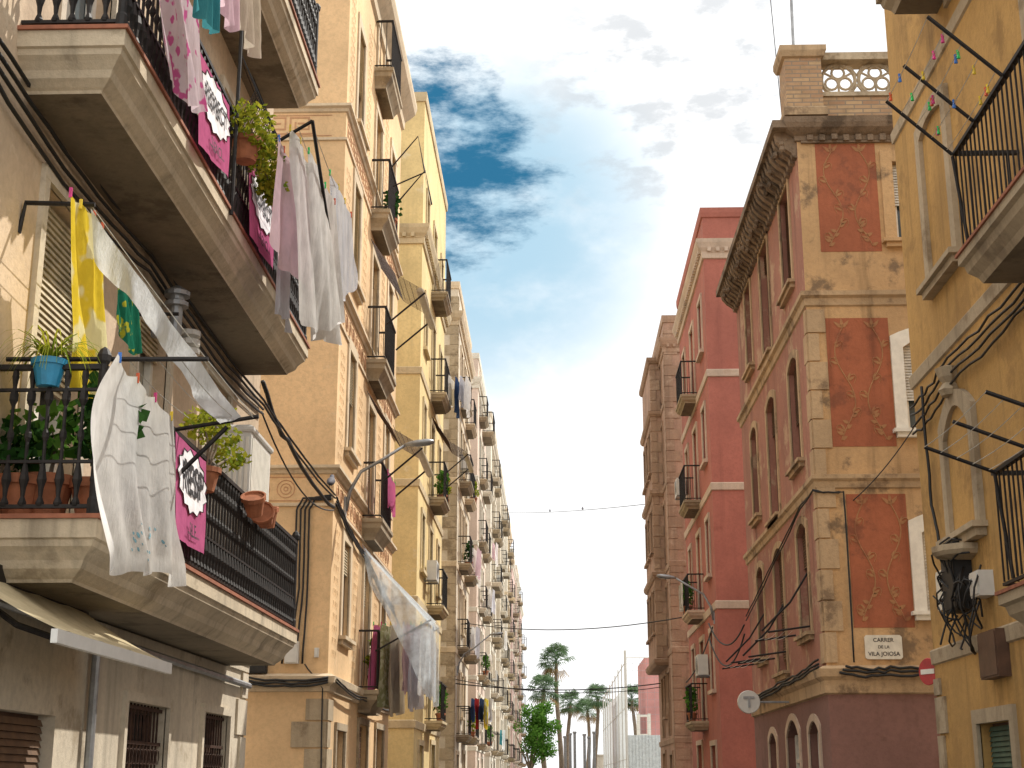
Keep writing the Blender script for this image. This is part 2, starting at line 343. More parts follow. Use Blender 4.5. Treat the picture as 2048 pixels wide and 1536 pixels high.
for q in g[1:]:
    w=window(b,FL,*q,trim='L1base',tw=.08,fm='wood',pane='dark'); mb=MB()
    s=q[0]+.04
    while s<q[1]: mb.box(FL,s-.008,s+.008,-.06,-.044,q[2],q[3]); s+=.11
    for z in (q[2]+.1,q[3]-.35,q[3]-.05): mb.box(FL,q[0],q[1],-.043,-.035,z,z+.03)
    z=q[2]+.2
    while z<q[3]-.4:
        s=q[0]+.1
        while s<q[1]-.1: mb.tube([FL(s+.055+.045*math.cos(t*math.pi/3),-.03,z+.07*math.sin(t*math.pi/3)) for t in range(6)],.006,3,True); s+=.11
        z+=.3
    fin(mb,"window_grille",'rust',w)
PR=[(0,0),(0,-.12),(.02,-.13),(.03,-.17),(.06,-.2),(.10,-.25),(.12,-.30),(.17,-.345),(.19,-.36),(.2,-.38)]
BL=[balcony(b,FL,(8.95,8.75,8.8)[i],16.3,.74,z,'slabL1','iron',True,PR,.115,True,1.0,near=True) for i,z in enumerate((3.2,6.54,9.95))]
mb=MB(); mb.box(FL,8.2,17.2,-.01,.05,2.9,2.99); mb.box(FL,8.2,17.2,-.01,.03,2.82,2.9); fin(mb,"string_course",'L1base',b)
mb=MB()
mb.tube([FL(8.2,.06,2.72),FL(12,.07,2.68),FL(17.1,.06,2.66)],.035,8); mb.tube([FL(11.3,.06,2.66),FL(11.3,.06,0)],.035,8); fin(mb,"drain_pipe",'steel',b)
quoins(b,FL,17.2,.5,0,2.8,'L1base',-1)
aw=empty("shop_awning",FL(9.6,0,2.4),"faded beige canvas awning half rolled out over shop shutter","awning")
mb=MB(); n=12
for i in range(n):
    for j in range(6):
        def p(i,j): return FL(8.3+2.5*i/n,.05+.72*j/6,2.86-.42*j/6-.03*math.sin(math.pi*j/6)+.006*math.sin(i*2))
        mb.quad(p(i,j),p(i+1,j),p(i+1,j+1),p(i,j+1))
fin(mb,"canvas",'caw',aw,smooth=True)
mb=MB(); mb.box(FL,8.28,10.84,.74,.78,2.36,2.44); fin(mb,"front_bar",'plast',aw)
mb=MB(); mb.box(FL,8.3,10.85,.0,.12,2.8,2.92)
for s in (8.9,10.4): mb.tube([FL(s,.05,2.7),FL(s-.25,.4,2.5),FL(s,.74,2.38)],.02,6)
fin(mb,"folding_arms",'iron',aw)

# ============================================================ LEFT PEACH BUILDING
b=empty("apartment_building",(-8.1,27.8,0),"peach rendered corner block with greek key friezes and small balconies","building")
zs=[(3.95,5.6),(7.2,9.05),(10.35,12.3),(13.45,15.5)]
W1=[(24.65,25.45,a,c) for a,c in zs]+[(30.2,31.0,a,c) for a,c in zs]
D1=[(27.35,28.35,z,z+2.35) for z in FZ[:5]]
G=[(24.4,25.4,.9,2.4),(27.2,28.5,.1,2.6),(29.8,31.1,.1,2.6)]
A,B=shell(b,'L',23.4,32.2,17.7,'L2',(),W1+D1+G)
for i,q in enumerate(W1): window(b,FL,*q,sh='shutc',shf=(.35,.5,1,.6,.3)[i%5],trim='L2trim',tw=.2,td=.03,near=i<4,rev=.16)
for i,q in enumerate(D1): window(b,FL,*q,sh='shutc',shf=(.3,.6,.2,.8,.5)[i],trim='L2trim',tw=.16,sill=False,near=i<3,name="balcony_door",rev=.2)
for q in G: window(b,FL,*q,trim='stone',tw=.12,near=False,fm='wood',rise=0,sh='shutb',shf=.5)
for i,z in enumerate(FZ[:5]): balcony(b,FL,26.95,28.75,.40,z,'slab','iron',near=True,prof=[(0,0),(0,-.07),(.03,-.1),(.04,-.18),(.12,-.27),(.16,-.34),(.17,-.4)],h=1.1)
for z in FZ[1:4]:
    zc=z+.12 if z<12 else z+.4
    band(b,A,B,23.4,32.2,[(-.01,zc-.02),(.03,zc),(.05,zc+.05),(.10,zc+.08),(.10,zc+.13),(-.01,zc+.15)],'L2trim','string_course')
    band(b,A,B,23.4,32.2,[(-.01,zc-.56),(.03,zc-.55),(.03,zc-.50),(-.01,zc-.49)],'L2trim','string_course')
    mb=MB()
    for f,s0,s1 in ((FF(23.4),-8.0,XL-.25),(FL,23.6,32.0)):
        s=s0;k=0; u=.42
        while s+u<s1:
            e=.028; lo,hi=zc-.43,zc-.09
            if z>12:
                for (a0,a1,c0,c1) in ((0,.36,hi-e-lo,hi-lo),(.33,.36,.09,.34-e),(.09,.33,.09,.09+e),(.09,.12,.12,.24),(.15,.27,.2,.23),(.0,.03,0,.31),(.03,u,0,e)):
                    mb.box(f,s+a0,s+a1,-.005,.008,lo+c0,lo+c1)
            else:
                cx=s+u/2; cz=(lo+hi)/2
                for rr in (.15,.09,.035): mb.tube([f(cx+rr*math.cos(t*math.pi/6),.0,cz+rr*math.sin(t*math.pi/6)) for t in range(12)],.010,4,True)
                if k%2:
                    for q in (.05,.11): mb.tube([f(cx+x*q*1.1,.001,cz+y*q*1.1) for x,y in ((-1,-1),(1,-1),(1,1),(-1,1))],.010,4,True)
            s+=u; k+=1
        mb.box(f,s0,s1,-.005,.0075,zc-.465,zc-.45); mb.box(f,s0,s1,-.005,.0075,zc-.07,zc-.055)
    fin(mb,"frieze",'L2orn',b)
band(b,A,B,23.4,32.2,[(-.01,2.95),(.04,2.97),(.05,3.05),(.12,3.1),(.14,3.2),(.06,3.24),(-.01,3.25)],'L2trim','string_course')
band(b,A,B,23.4,32.2,[(-.01,16.9),(.06,16.95),(.08,17.15),(.2,17.3),(.3,17.45),(.34,17.6),(.34,17.7),(-.01,17.75)],'L2trim')
quoins(b,FF(23.4),XL,.55,0,2.85,'stone',-1,FL,23.4,1)
for z0,z1 in ((3.5,6.0),(6.8,9.0),(10.0,12.4),(13.4,16.6)):
    for s0,s1 in ((23.55,24.25),(25.85,26.75),(28.9,29.8)):
        mb=MB()
        for zz in [z0+.1+i*.2 for i in range(int((z1-z0-.1)/.2))]:
            c=(s0+s1)/2
            for j in (-1,0,1): mb.tube([FL(c+.18*j+.07*math.cos(t*math.pi/3),-.002,zz+.07*math.sin(t*math.pi/3)) for t in range(6)],.009,3,True)
        fin(mb,"wall_relief",'L2',b)
# ============================================================ generic blocks
def block(side,y0,y1,H,mat,trim,label,cor=16.6,par_h=True,seed=1,near=False,shs=('shutc','shutb','shutg','shutw'),bal=2,front=None,fl=None,quo=None,rail='iron',nobal=False):
    rnd=random.Random(seed); X=XL if side=='L' else XR; f=FL if side=='L' else FR
    b=empty("apartment_building",(X+(-4.5 if side=='L' else 4.5),(y0+y1)/2,0),label,"building",group="apartment blocks along the street")
    L=y1-y0; floors=[z for z in (fl or FZ) if z+2.6<H]
    dc=[(y0+L*.42,y0+L*.42+1.0)] if bal==1 else [(y0+L*.2,y0+L*.2+1.),(y0+L*.62,y0+L*.62+1.)]
    wc=[(y0+L*.12,y0+L*.12+.8),(y0+L*.76,y0+L*.76+.8)] if bal==1 else [(y0+L*.44,y0+L*.44+.8)]
    ops=[];ds=[];ws=[]
    for z in floors:
        for s0,s1 in dc: ds.append((s0,s1,z,min(z+2.3,H-.4)))
        for s0,s1 in wc: ws.append((s0,s1,z+.75,min(z+2.3,H-.4)))
    gs=[(y0+L*.15,y0+L*.15+1.2,.1,2.5),(y0+L*.6,y0+L*.6+1.4,.1,2.6)]
    fo=[]
    if front:
        for z in floors:
            for x in front: fo.append((x,x+.9,z+.75,z+2.3))
    A,B=shell(b,side,y0,y1,H,mat,fo,ds+ws+gs)
    for q in ds: window(b,f,*q,sh=rnd.choice(shs),shf=rnd.choice((.2,.5,.8,1)),trim=trim,tw=.14,sill=False,near=near,name="balcony_door",fm=rnd.choice(('wood','white')))
    for q in ws+gs: window(b,f,*q,sh=rnd.choice(shs),shf=rnd.choice((.2,.5,.8,1)),trim=trim,tw=.14,near=near,fm=rnd.choice(('wood','white')))
    for q in fo: window(b,FF(y0),*q,sh=rnd.choice(shs),shf=.6,trim=trim,near=False)
    if not nobal:
        for z in floors:
            for s0,s1 in dc:
                w_=rnd.choice((.4,.5,.75)) if bal==2 else .45
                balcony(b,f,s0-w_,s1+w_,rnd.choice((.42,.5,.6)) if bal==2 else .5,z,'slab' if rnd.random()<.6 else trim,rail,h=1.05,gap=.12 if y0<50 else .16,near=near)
    for z in floors:
        if rnd.random()<.8 or near: band(b,A,B,y0,y1,[(-.01,z-.32),(.035,z-.3),(.05,z-.12),(.03,z-.1),(-.01,z-.09)],trim,"string_course")
    if cor:
        band(b,A,B,y0,y1,[(-.01,cor-.5),(.05,cor-.48),(.07,cor-.3),(.14,cor-.2),(.2,cor-.05),(.22,cor+.05),(-.01,cor+.1)],trim)
        if y0<70:
            for ft,s,e2 in ((f,y0+.1,y1),(FF(y0),X+.1 if side=='R' else X-2,X+4 if side=='R' else X)):
                mb=MB(); mb.box(ft,s,e2,.05,.09,cor-.31,cor-.29)
                while s+.1<e2: mb.box(ft,s,s+.1,.05,.15,cor-.3,cor-.18); s+=.24
                fin(mb,"dentil_course",trim,b)
    band(b,A,B,y0,y1,[(-.01,H-.2),(.04,H-.18),(.06,H-.05),(.06,H+.1),(-.1,H+.12)],trim if mat!='R3' else mat,"coping")
    if quo: quoins(b,FF(y0),X,.5,.2,H-.5,quo,-1 if side=='L' else 1,f,y0,1)
    for k in range(2):
        cx=rnd.uniform(A+1,B-1); cy=rnd.uniform(y0+1,y1-1); mb=MB(); mb.box(I,cx-.3,cx+.3,cy-.25,cy+.25,H+.08,H+1.0); mb.box(I,cx-.36,cx+.36,cy-.31,cy+.31,H+1.0,H+1.1); fin(mb,"chimney",trim,b)
    return b
block('L',38.1,46.5,20.8,'L3','L3trim',"yellow rendered block with pale cornice and tall parapet",16.7,seed=3,bal=1,near=False)
M['w1']=stucco("grey_cream_render",(.66,.58,.46),(.52,.43,.32),.53,.45);M['w2']=stucco("pale_salmon_render",(.68,.54,.44),(.58,.46,.36),.55,.4)
M['w3']=stucco("pale_cream_render",(.74,.69,.58),(.58,.52,.42),.55,.3);M['w4']=stucco("rose_render",(.62,.45,.40),None,.5,.3)
specs=[(53.2,61.6,20.3,'w1','L2trim',"cream stone block with tiled eave and iron balconies",'stone'),
(68,76.4,21.8,'w2','w3',"pale salmon block with stacked balconies",None),(82.8,91.2,22.6,'w3','w1',"cream block with many small balconies",None),
(97.6,106,22.6,'w1','w3',"grey cream block with green shutters",None),(112.4,120.8,22.3,'w3','L2trim',"pale block with open drying balconies",None),
(127,135.4,21.3,'w4','w3',"rose block with white bands",None),(142,150.4,22,'w2','w3',"salmon block near the street end",None),(157,165.4,21,'w4','w3',"pink block at the street end",None)]
for i,(a,c,H,m,t,l,q) in enumerate(specs): block('L',a,c,H,m,t,l,H-1.2,seed=10+i,quo=q)

# ============================================================ RIGHT NEAR OCHRE BUILDING
b=empty("apartment_building",(8.8,12.6,0),"ochre yellow block with iron balconies and stone window surrounds","building")
D=[(10.7,11.75,3.2,5.7),(10.7,11.75,6.4,8.9),(13.0,14.0,9.7,11.9)]; G=[(14.1,15.2,.1,2.15),(11.2,12.8,.1,2.5)]
A,B=shell(b,'R',8.2,16.8,13.6,'R1',(),D+G)
for q in D: window(b,FR,*q,sh='shutw',shf=.5,trim='R1trim',tw=.16,sill=False,name="balcony_door",fm='white')
window(b,FR,*G[0],sh='shutg',shf=1,trim='R1trim',tw=.14,rise=0,name="shop_shutter",sill=False)
window(b,FR,*G[1],sh='shutb',shf=.4,trim='R1trim',tw=.14,name="shop_shutter",sill=False)
for s0,s1,z0,z1,ri in ((14.55,15.5,7.0,8.85,.1),(14.55,15.5,4.1,5.45,.28)):
    w=window(b,FR,s0,s1,z0,z1,trim='R1trim',rise=ri,rev=.01,tw=.17,fm='R1',pane='R1',sill=True,name="blind_window",lab="walled-up window with stone surround",frame=False,td=.06)
    if ri>.2:
        mb=MB(); mb.lathe(FR(15.05,.06,z1+.12),[(.10,0),(.13,.06),(.07,.14),(.12,.2),(.15,.3),(.06,.33)],8); fin(mb,"finial",'R1trim',w)
        mb=MB(); mb.lathe(FR(15.05,.05,z0-.30),[(.1,0),(.3,.04),(.34,.08),(.34,.14)],10); fin(mb,"bracket",'R1trim',w)
for z in (3.15,6.4,9.6): band(b,A,B,8.2,16.8,[(-.01,z-.30),(.025,z-.28),(.035,z-.14),(.02,z-.12),(-.01,z-.11)],'R1trim','string_course')
PR2=[(0,0),(0,-.08),(.04,-.1),(.06,-.17),(.13,-.24),(.16,-.3)]
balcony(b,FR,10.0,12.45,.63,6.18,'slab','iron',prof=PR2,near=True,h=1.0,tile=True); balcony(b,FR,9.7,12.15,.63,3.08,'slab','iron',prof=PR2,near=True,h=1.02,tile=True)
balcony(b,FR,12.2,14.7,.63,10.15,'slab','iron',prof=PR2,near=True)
quoins(b,FR,16.8,.4,0,2.7,'R1trim',-1)

# ============================================================ RIGHT TERRACOTTA CORNER BUILDING
b=empty("apartment_building",(8.8,27.8,0),"weathered terracotta corner block with scroll panels and pierced parapet","building")
lev=[(4.0,5.9,.16),(6.95,8.9,.16),(10.2,12.1,0)]
SO=[];
for z0,z1,r in lev:
    SO+=[(24.5,25.5,z0,z1,r),(27.2,28.3,z0-.45,z1,r),(29.8,30.7,z0,z1,r)]
GO=[(24.3,25.3,.6,2.55,.2),(26.3,27.7,.1,2.65,.3),(29,30,.6,2.5,.2)]
FO=[(5.95,6.95,10.55,12.0),(5.9,6.9,7.2,8.8,.18),(5.98,6.98,4.2,5.65,.18),(6.15,7.0,.7,1.95,.1)]
FO2=[(9.3,10.3,z0,z1) for z0,z1 in ((4.2,5.7),(7.2,8.8),(10.5,12.0))]
A,B=shell(b,'R',23.4,32.2,12.75,'R2s',FO+FO2,SO+GO,zsplit=3.05,mat2='R2b',fmat='R2f')
for i,q in enumerate(SO): window(b,FR,*q[:4],sh='shutb',shf=(.4,.9,.2,.6,.3)[i%5],trim='R2t',rise=q[4],tw=.13,fm='wood',td=.03)
for q in GO: window(b,FR,*q[:4],trim='R3t',rise=q[4],tw=.12,fm='white',td=.03)
for i,q in enumerate(FO): window(b,FF(23.4),*q[:4],sh='shutw' if i<3 else None,shf=(.55,.7,1,.5)[i],trim='R2f' if i==0 else 'white',rise=q[4] if len(q)>4 else 0,tw=.2 if i<3 else .12,fm='white',td=.05)
for q in FO2: window(b,FF(23.4),*q,sh='shutw',shf=.7,trim='white',near=False)
ff=FF(23.4)
def panel(x0,x1,z0,z1):
    w=MB(); w.box(ff,x0,x1,-.01,.006,z0,z1); o=fin(w,"painted_panel",'R2p',b)
    mb=MB(); n=40; W_=x1-x0; H_=z1-z0; cx=(x0+x1)/2
    def leaf(px,pz,an,L,wd=.22):
        pts=[(0,0),(.3,wd),(.65,wd*.8),(1,.1),(.65,-wd*.35),(.3,-wd*.6)]
        mb.add([ff(px+L*(a*math.cos(an)-c*math.sin(an)),.014,pz+L*(a*math.sin(an)+c*math.cos(an))) for a,c in pts],[(0,1,2,3,4,5)])
    for sg in (-1,1):
        P=[]
        for i in range(n+1):
            t=i/n; P.append((cx+sg*W_*(.24+.14*math.sin(t*2*math.pi*1.15+2.2)),z0+H_*(.05+.87*t)))
        mb.tube([ff(x,.008,z) for x,z in P],.011,4)
        for i in range(3,n-2,6):
            x,z=P[i]; s=1 if (i//6)%2 else -1; L=.14
            leaf(x,z,math.pi/2-s*1.1,L,.22); leaf(x,z+.03,math.pi/2-s*.5,L*.9,.22)
            mb.tube([ff(x+s*.13*(1-math.cos(q*.6))*(1-.1*q),.008,z+.11*math.sin(q*.6)) for q in range(7)],[.010-.0009*q for q in range(7)],4)
        for a in range(3): leaf(*P[-1],math.pi*(.25+.25*a),.19,.2)
        for k in range(5): leaf(P[k*2][0],P[k*2][1],math.pi*(.5+(.35 if k%2 else -.35)),.12,.35)
    fin(mb,"scroll_ornament",'R2o',o)
panel(4.64,5.68,10.35,12.36); panel(4.64,5.69,6.92,9.15); panel(4.80,5.77,3.95,6.12)
panel(7.6,8.6,10.4,12.35); panel(7.6,8.6,6.95,9.1)
quoins(b,FF(23.4),XR,.3,3.4,9.3,'R2t',1,FR,23.4,1,.5)
band(b,A,B,23.4,32.2,[(-.01,9.35),(.03,9.38),(.04,9.5),(.09,9.54),(.09,9.62),(-.01,9.64)],'R2t','string_course')
band(b,A,B,23.4,32.2,[(-.01,6.2),(.03,6.23),(.04,6.33),(.08,6.37),(.08,6.44),(-.01,6.46)],'R2t','string_course')
band(b,A,B,23.4,32.2,[(-.01,2.9),(.05,2.93),(.06,3.12),(.12,3.18),(.14,3.3),(.08,3.34),(-.01,3.36)],'R2t','string_course')
band(b,A,B,23.4,32.2,[(-.01,12.4),(.04,12.42),(.05,12.5),(.12,12.54),(.2,12.6),(.24,12.68),(.26,12.78),(.08,12.86),(-.01,12.87)],'R2c')
def corbel(mb,f,s):
    pr=[(0,12.12),(.08,12.14),(.1,12.22),(.24,12.32),(.34,12.44),(.38,12.6),(0,12.6)]
    mb.add([f(s-.07,d,z) for d,z in pr]+[f(s+.07,d,z) for d,z in pr],[tuple(range(7)),tuple(range(7,14))]+[(i,(i+1)%7,7+(i+1)%7,7+i) for i in range(7)])
mb=MB(); mb.box(FR,23.2,32.4,-.01,.44,12.6,12.74); fin(mb,"eave_slab",'R2c',b)
s=23.5
while s<32.2:
    mb=MB(); corbel(mb,FR,s)
    for k in range(3): mb.lathe(FR(s+random.uniform(-.07,.07),random.uniform(.15,.36),12.22+random.random()*.3),[(.02,0),(.06,.04),(.045,.1),(.01,.13)],5)
    fin(mb,"corbel",'R2c',b); s+=.26
mb=MB(); s=4.5; mb.box(ff,4.4,12.9,.0,.05,12.37,12.41)
while s<13: mb.box(ff,s,s+.1,0,.11+random.uniform(-.02,.02),12.4+random.uniform(-.02,.01),12.5); s+=.21
fin(mb,"dentil_course",'R2c',b)
mb=MB(); mb.box(I,4.18,4.82,23.3,23.94,12.88,13.98); mb.c=1; mb.rings(4.18,4.82,23.3,23.94,[(0,13.98),(.05,14.0),(.09,14.1),(.09,14.2),(0,14.24)]); mb.rings(4.18,4.82,23.3,23.94,[(.06,12.86),(.06,13.0),(.0,13.05)])
fin(mb,"parapet_pier",['brick','R2t'],b)
mb=MB(); mb.box(I,4.82,12.9,23.42,23.7,12.86,13.28); fin(mb,"parapet_wall",'brick',b)
mb=MB(); mb.box(I,4.825,12.9,23.38,23.74,13.28,13.36); mb.box(I,4.825,12.9,23.36,23.76,13.98,14.12)
x=5.16
while x<12.6:
    for rr in (.3,): mb.tube([(x+rr*math.cos(t*math.pi/10),23.56,13.67+rr*math.sin(t*math.pi/10)) for t in range(20)],.035,6,True)
    for a in (90,210,330):
        ax=x+.14*math.cos(math.radians(a)); az=13.67+.14*math.sin(math.radians(a))
        mb.tube([(ax+.115*math.cos(t*math.pi/6),23.56,az+.115*math.sin(t*math.pi/6)) for t in range(12)],.024,5,True)
        mb.tube([(x,23.56,13.67),(x+.28*math.cos(math.radians(a+60)),23.56,13.67+.28*math.sin(math.radians(a+60)))],.022,5)
    for zz in (13.4,13.94): mb.tube([(x+.2,23.56,zz),(x+.33,23.56,13.67+(zz-13.67)*.35),(x+.46,23.56,zz)],.03,5)
    x+=.66
fin(mb,"pierced_balustrade",'stone',b)
mb=MB(); mb.box(I,4.35,4.6,24.0,32.1,12.86,13.1); fin(mb,"side_parapet",'R2t',b)
# ============================================================ RED BUILDING etc
b3=block('R',38.6,46.9,17.3,'R3','R3t',"deep red block with cream bands and arched windows",16.35,seed=5,bal=1,fl=[3.2,6.3,9.5,12.7])
b4=block('R',53.4,61,18.9,'R4','R4t',"brown pink block with rough quoins and projecting bay",18.0,seed=6,quo='R4t',front=(5.6,8.4),nobal=True)
mb=MB(); wall(mb,lambda s,d,z:(3.93-d,s,z),55.6,60.8,5.9,17.9,[(s,s+.9,z+.7,z+2.3) for s in (56.2,57.9,59.5) for z in FZ[1:4]],.15)
for y in (55.6,60.8): mb.quad((3.93,y,5.9),(4.33,y,5.9),(4.33,y,17.9),(3.93,y,17.9))
mb.quad((3.93,55.6,5.9),(4.33,55.6,5.9),(4.33,60.8,5.9),(3.93,60.8,5.9)); fin(mb,"bay",'R4',b4)
for s in (56.2,57.9,59.5):
    for z in FZ[1:4]: window(b4,lambda s_,d,z_:(3.93-d,s_,z_),s,s+.9,z+.7,z+2.3,sh='shutb',shf=.6,trim='R4t',near=False,rev=.15)
for z in (5.9,9.2,12.4,15.6,17.8):
    mb=MB(); mb.rings(3.93,4.5,55.6,60.8,[(0,z-.12),(.06,z-.1),(.13,z),(.14,z+.12),(0,z+.16)]); fin(mb,"moulding",'R4t',b4)
quoins(b4,lambda s,d,z:(s,55.6-d,z),3.93,.36,6.1,17.6,'R4t',1,lambda s,d,z:(3.93-d,s,z),55.6,1)
# ============================================================ ground, road, pavements
def sheet(name,x0,x1,y0,y1,z,mat):
    mb=MB(); mb.quad((x0,y0,z),(x1,y0,z),(x1,y1,z),(x0,y1,z)); fin(mb,name,mat,kind="structure")
sheet("ground",-900,900,-300,1500,0,'ground'); sheet("road",-2.4,3.1,-30,170,.004,'road')
for i,(a,c) in enumerate([(8.2,17.2),(23.4,32.2),(38.1,46.5)]+[(s[0],s[1]) for s in specs]):
    mb=MB(); mb.box(I,XL,-2.4,a,c,0,.12); fin(mb,"pavement",'pave',kind="structure")
for a,c in [(8.2,16.8),(23.4,32.2),(38.6,46.9),(53.4,61)]:
    mb=MB(); mb.box(I,3.1,XR,a,c,0,.12); fin(mb,"pavement",'pave',kind="structure")

# ============================================================ cloths
def surf(TL,TR,BR,BL,amp=.03,waves=4,ph=0,sag=.02,bulge=0,cone=0):
    TL,TR,BR,BL=map(Vector,(TL,TR,BR,BL)); n=((TR-TL).cross(BL-TL)).normalized(); e=(TR-TL)
    if n.x<-.4: n=-n
    if abs(n.x)<=.4 and n.y>0: n=-n
    def S(u,v,off=0):
        p=TL.lerp(TR,u).lerp(BL.lerp(BR,u),v)
        p=p-e*(bulge*math.sin(math.pi*min(1,v*1.1))*(1-u))
        sk=u*waves+.35*v*math.sin(ph*3)+.12*math.sin(v*3+u*4)
        w=math.sin(sk*2*math.pi+ph)+.45*math.sin(sk*4.7*math.pi+ph*2+v*1.5)+.25*math.sin(u*31+ph+v*3)
        p=p+n*(amp*w*(.3+.7*v)+off); p.z-=sag*abs(math.sin(u*math.pi*3))*(1-v)+(.03*math.sin(u*7+ph)+.02*math.sin(u*17))*v*(amp>.018)
        return p
    return S
def hang(name,mat,TL,TR,BR,BL,amp=.03,waves=4,ph=None,label=None,group=None,nu=36,nv=22,par=None,sag=.02,peg=True,bulge=0):
    ph=random.uniform(0,6) if ph is None else ph
    S=surf(TL,TR,BR,BL,amp,waves,ph,sag,bulge); mb=MB()
    vs=[S(i/nu,j/nv) for j in range(nv+1) for i in range(nu+1)]
    mb.add(vs,[(j*(nu+1)+i,j*(nu+1)+i+1,(j+1)*(nu+1)+i+1,(j+1)*(nu+1)+i) for j in range(nv) for i in range(nu)])
    o=fin(mb,name,mat,par,label,"laundry" if not par else None,group,smooth=True)
    if peg:
        for k in range(4):
            mb=MB(); p=S(.02+.96*k/3,0); mb.box(I,p.x-.010,p.x+.010,p.y-.006,p.y+.006,p.z-.04,p.z+.03)
            fin(mb,"peg",'peg%d'%random.randrange(5),o)
    return o,S
def textmap(par,name,body,size,mat,fn,align='CENTER',sp=1.,bold=.012):
    cu=bpy.data.curves.new("t",'FONT'); cu.body=body; cu.size=size; cu.align_x=align; cu.align_y='CENTER'; cu.space_line=sp; cu.offset=size*bold
    ob=bpy.data.objects.new("t",cu); COL.objects.link(ob); bpy.context.view_layer.update()
    me=bpy.data.meshes.new_from_object(ob.evaluated_get(bpy.context.evaluated_depsgraph_get())); mb=MB()
    mb.add([fn(v.co.x,v.co.y) for v in me.vertices],[tuple(p.vertices) for p in me.polygons])
    bpy.data.objects.remove(ob); return fin(mb,name,mat,par)
XB=-2.86
def banner(y0,y1,z0t,z1t,z0b,z1b,label,t1="RESPECT",t2="...SILENCI...",dx=0):
    TL=(XB,y0,z0t);TR=(XB,y1,z1t);BR=(XB+.03,y1+dx,z1b);BL_=(XB+.05,y0+dx,z0b)
    o,S=hang("banner",'cpink',TL,TR,BR,BL_,.008,1.2,1.,label,"magenta protest banners",peg=False,sag=.005); o["category"]="banner"
    W_=y1-y0; H_=z0t-z0b; pts=[];n=13
    for i in range(n*2):
        a=math.pi*i/n; r=(1 if i%2 else .86); pts.append((.5+.495*r*math.cos(a),.36+.33*r*math.sin(a)))
    mb=MB(); c=S(.5,.36,.012); K=5
    ring=[[S(.5+(p[0]-.5)*k/K,.36+(p[1]-.36)*k/K,.012) for p in pts] for k in range(1,K+1)]; vs=[c]+[q for r in ring for q in r]; m=2*n
    fs=[(0,1+i,1+(i+1)%m) for i in range(m)]+[(1+k*m+i,1+k*m+(i+1)%m,1+(k+1)*m+(i+1)%m,1+(k+1)*m+i) for k in range(K-1) for i in range(m)]
    mb.add(vs,fs); fin(mb,"speech_balloon",'inkw',o)
    mb=MB(); mb.tube([S(*p,.014) for p in pts],.004,4,True); fin(mb,"balloon_outline",'ink',o)
    sz=.25; w=max(.5,len(t1)*sz*.66); k=1.35 if len(t1)<6 else 1.0
    textmap(o,"lettering",t1,sz,'ink',lambda x,y:S(max(0,min(1,.5+x/w*.84)),.36-y/H_*k,.024),bold=.02)
    w2=len(t2)*.14*.58
    textmap(o,"lettering",t2,.14,'ink',lambda x,y:S(max(0,min(1,.5+x/w2*.8)),.85-y/H_*1.1,.024))
banner(10.55,11.55,4.15,4.13,3.34,3.36,"magenta banner with RESP in white balloon on lower balcony","RESP","...SILE...")
banner(10.5,11.65,7.35,7.4,6.5,6.7,"magenta banner with RESPECT in white balloon on upper balcony")
banner(12.5,13.75,7.3,7.35,6.5,6.6,"magenta banner with RESPECT in white balloon beside pot plant")
G1="laundry hanging from the long balconies"
o,S=hang("bath_towel",'cwhite',(-2.80,8.80,4.24),(-2.80,10.25,4.2),(-2.76,10.68,3.0),(-2.74,8.80,2.88),.038,2.6,.5,"large white sheet with teal print pegged on balcony rack",G1,90,50,sag=.05,bulge=.36)
for k in range(26):
    u=random.uniform(.25,.7); v=random.uniform(.76,.94); r=random.uniform(.005,.014); pts=[(u+r*.7*math.cos(a*1.05)*random.uniform(.6,1),v+r*math.sin(a*1.05)) for a in range(6)]
    mb=MB(); mb.add([S(*q,.006) for q in pts],[tuple(range(6))]); fin(mb,"printed_flower",'teal',o)
hang("towel",'cyel',(-3.22,8.85,5.4),(-3.16,9.45,5.38),(-3.16,9.9,4.1),(-3.2,9.12,4.15),.04,1.6,None,"bright yellow cotton sheet hanging from upper arm",G1)
hang("scarf",'cgrn',(-3.3,10.3,5.35),(-3.3,10.75,5.35),(-3.3,10.95,4.85),(-3.3,10.35,4.9),.03,2,None,"green and yellow print cloth hanging near door",G1)
hang("awning_cloth",'cstrip',(-3.15,9.1,5.38),(-2.40,10.7,4.30),(-2.52,10.6,4.2),(-3.15,9.3,5.08),.022,4,None,"long white cloth stretched from wall arm to balcony rack",G1,50,8,peg=False)
hang("bed_sheet",'cflor',(-2.84,8.95,7.6),(-2.84,10.35,7.55),(-2.78,10.55,6.75),(-2.78,9.45,6.5),.035,1.7,None,"pink and white floral sheet over balcony railing",G1)
hang("shirt",'clil',(-2.55,12.3,7.4),(-2.50,13.2,7.45),(-2.44,13.5,6.2),(-2.56,12.1,6.3),.04,1.4,None,"lilac cotton shirt on upper drying rack",G1)
hang("shirt",'cgrey',(-2.66,13.0,7.0),(-2.66,13.7,7.0),(-2.64,13.8,5.95),(-2.64,13.1,6.0),.035,1.6,None,"grey lilac shirt on upper drying rack",G1)
hang("bed_sheet",'cwhite',(-2.45,12.5,7.6),(-2.38,13.2,7.5),(-2.30,14.9,6.1),(-2.44,13.0,5.8),.06,1.3,None,"white sheet hanging in long folds from rack",G1)
hang("bed_sheet",'cwhite',(-2.36,12.9,7.55),(-2.26,14.0,7.45),(-2.2,14.6,6.3),(-2.34,13.6,5.9),.04,1.2,None,"second white sheet hanging from rack",G1)
hang("towel",'cdot',(-2.32,14.0,7.8),(-2.24,15.1,7.75),(-2.22,15.4,6.95),(-2.3,14.5,6.5),.025,1.2,None,"pale dotted cloth at the end of rack",G1)
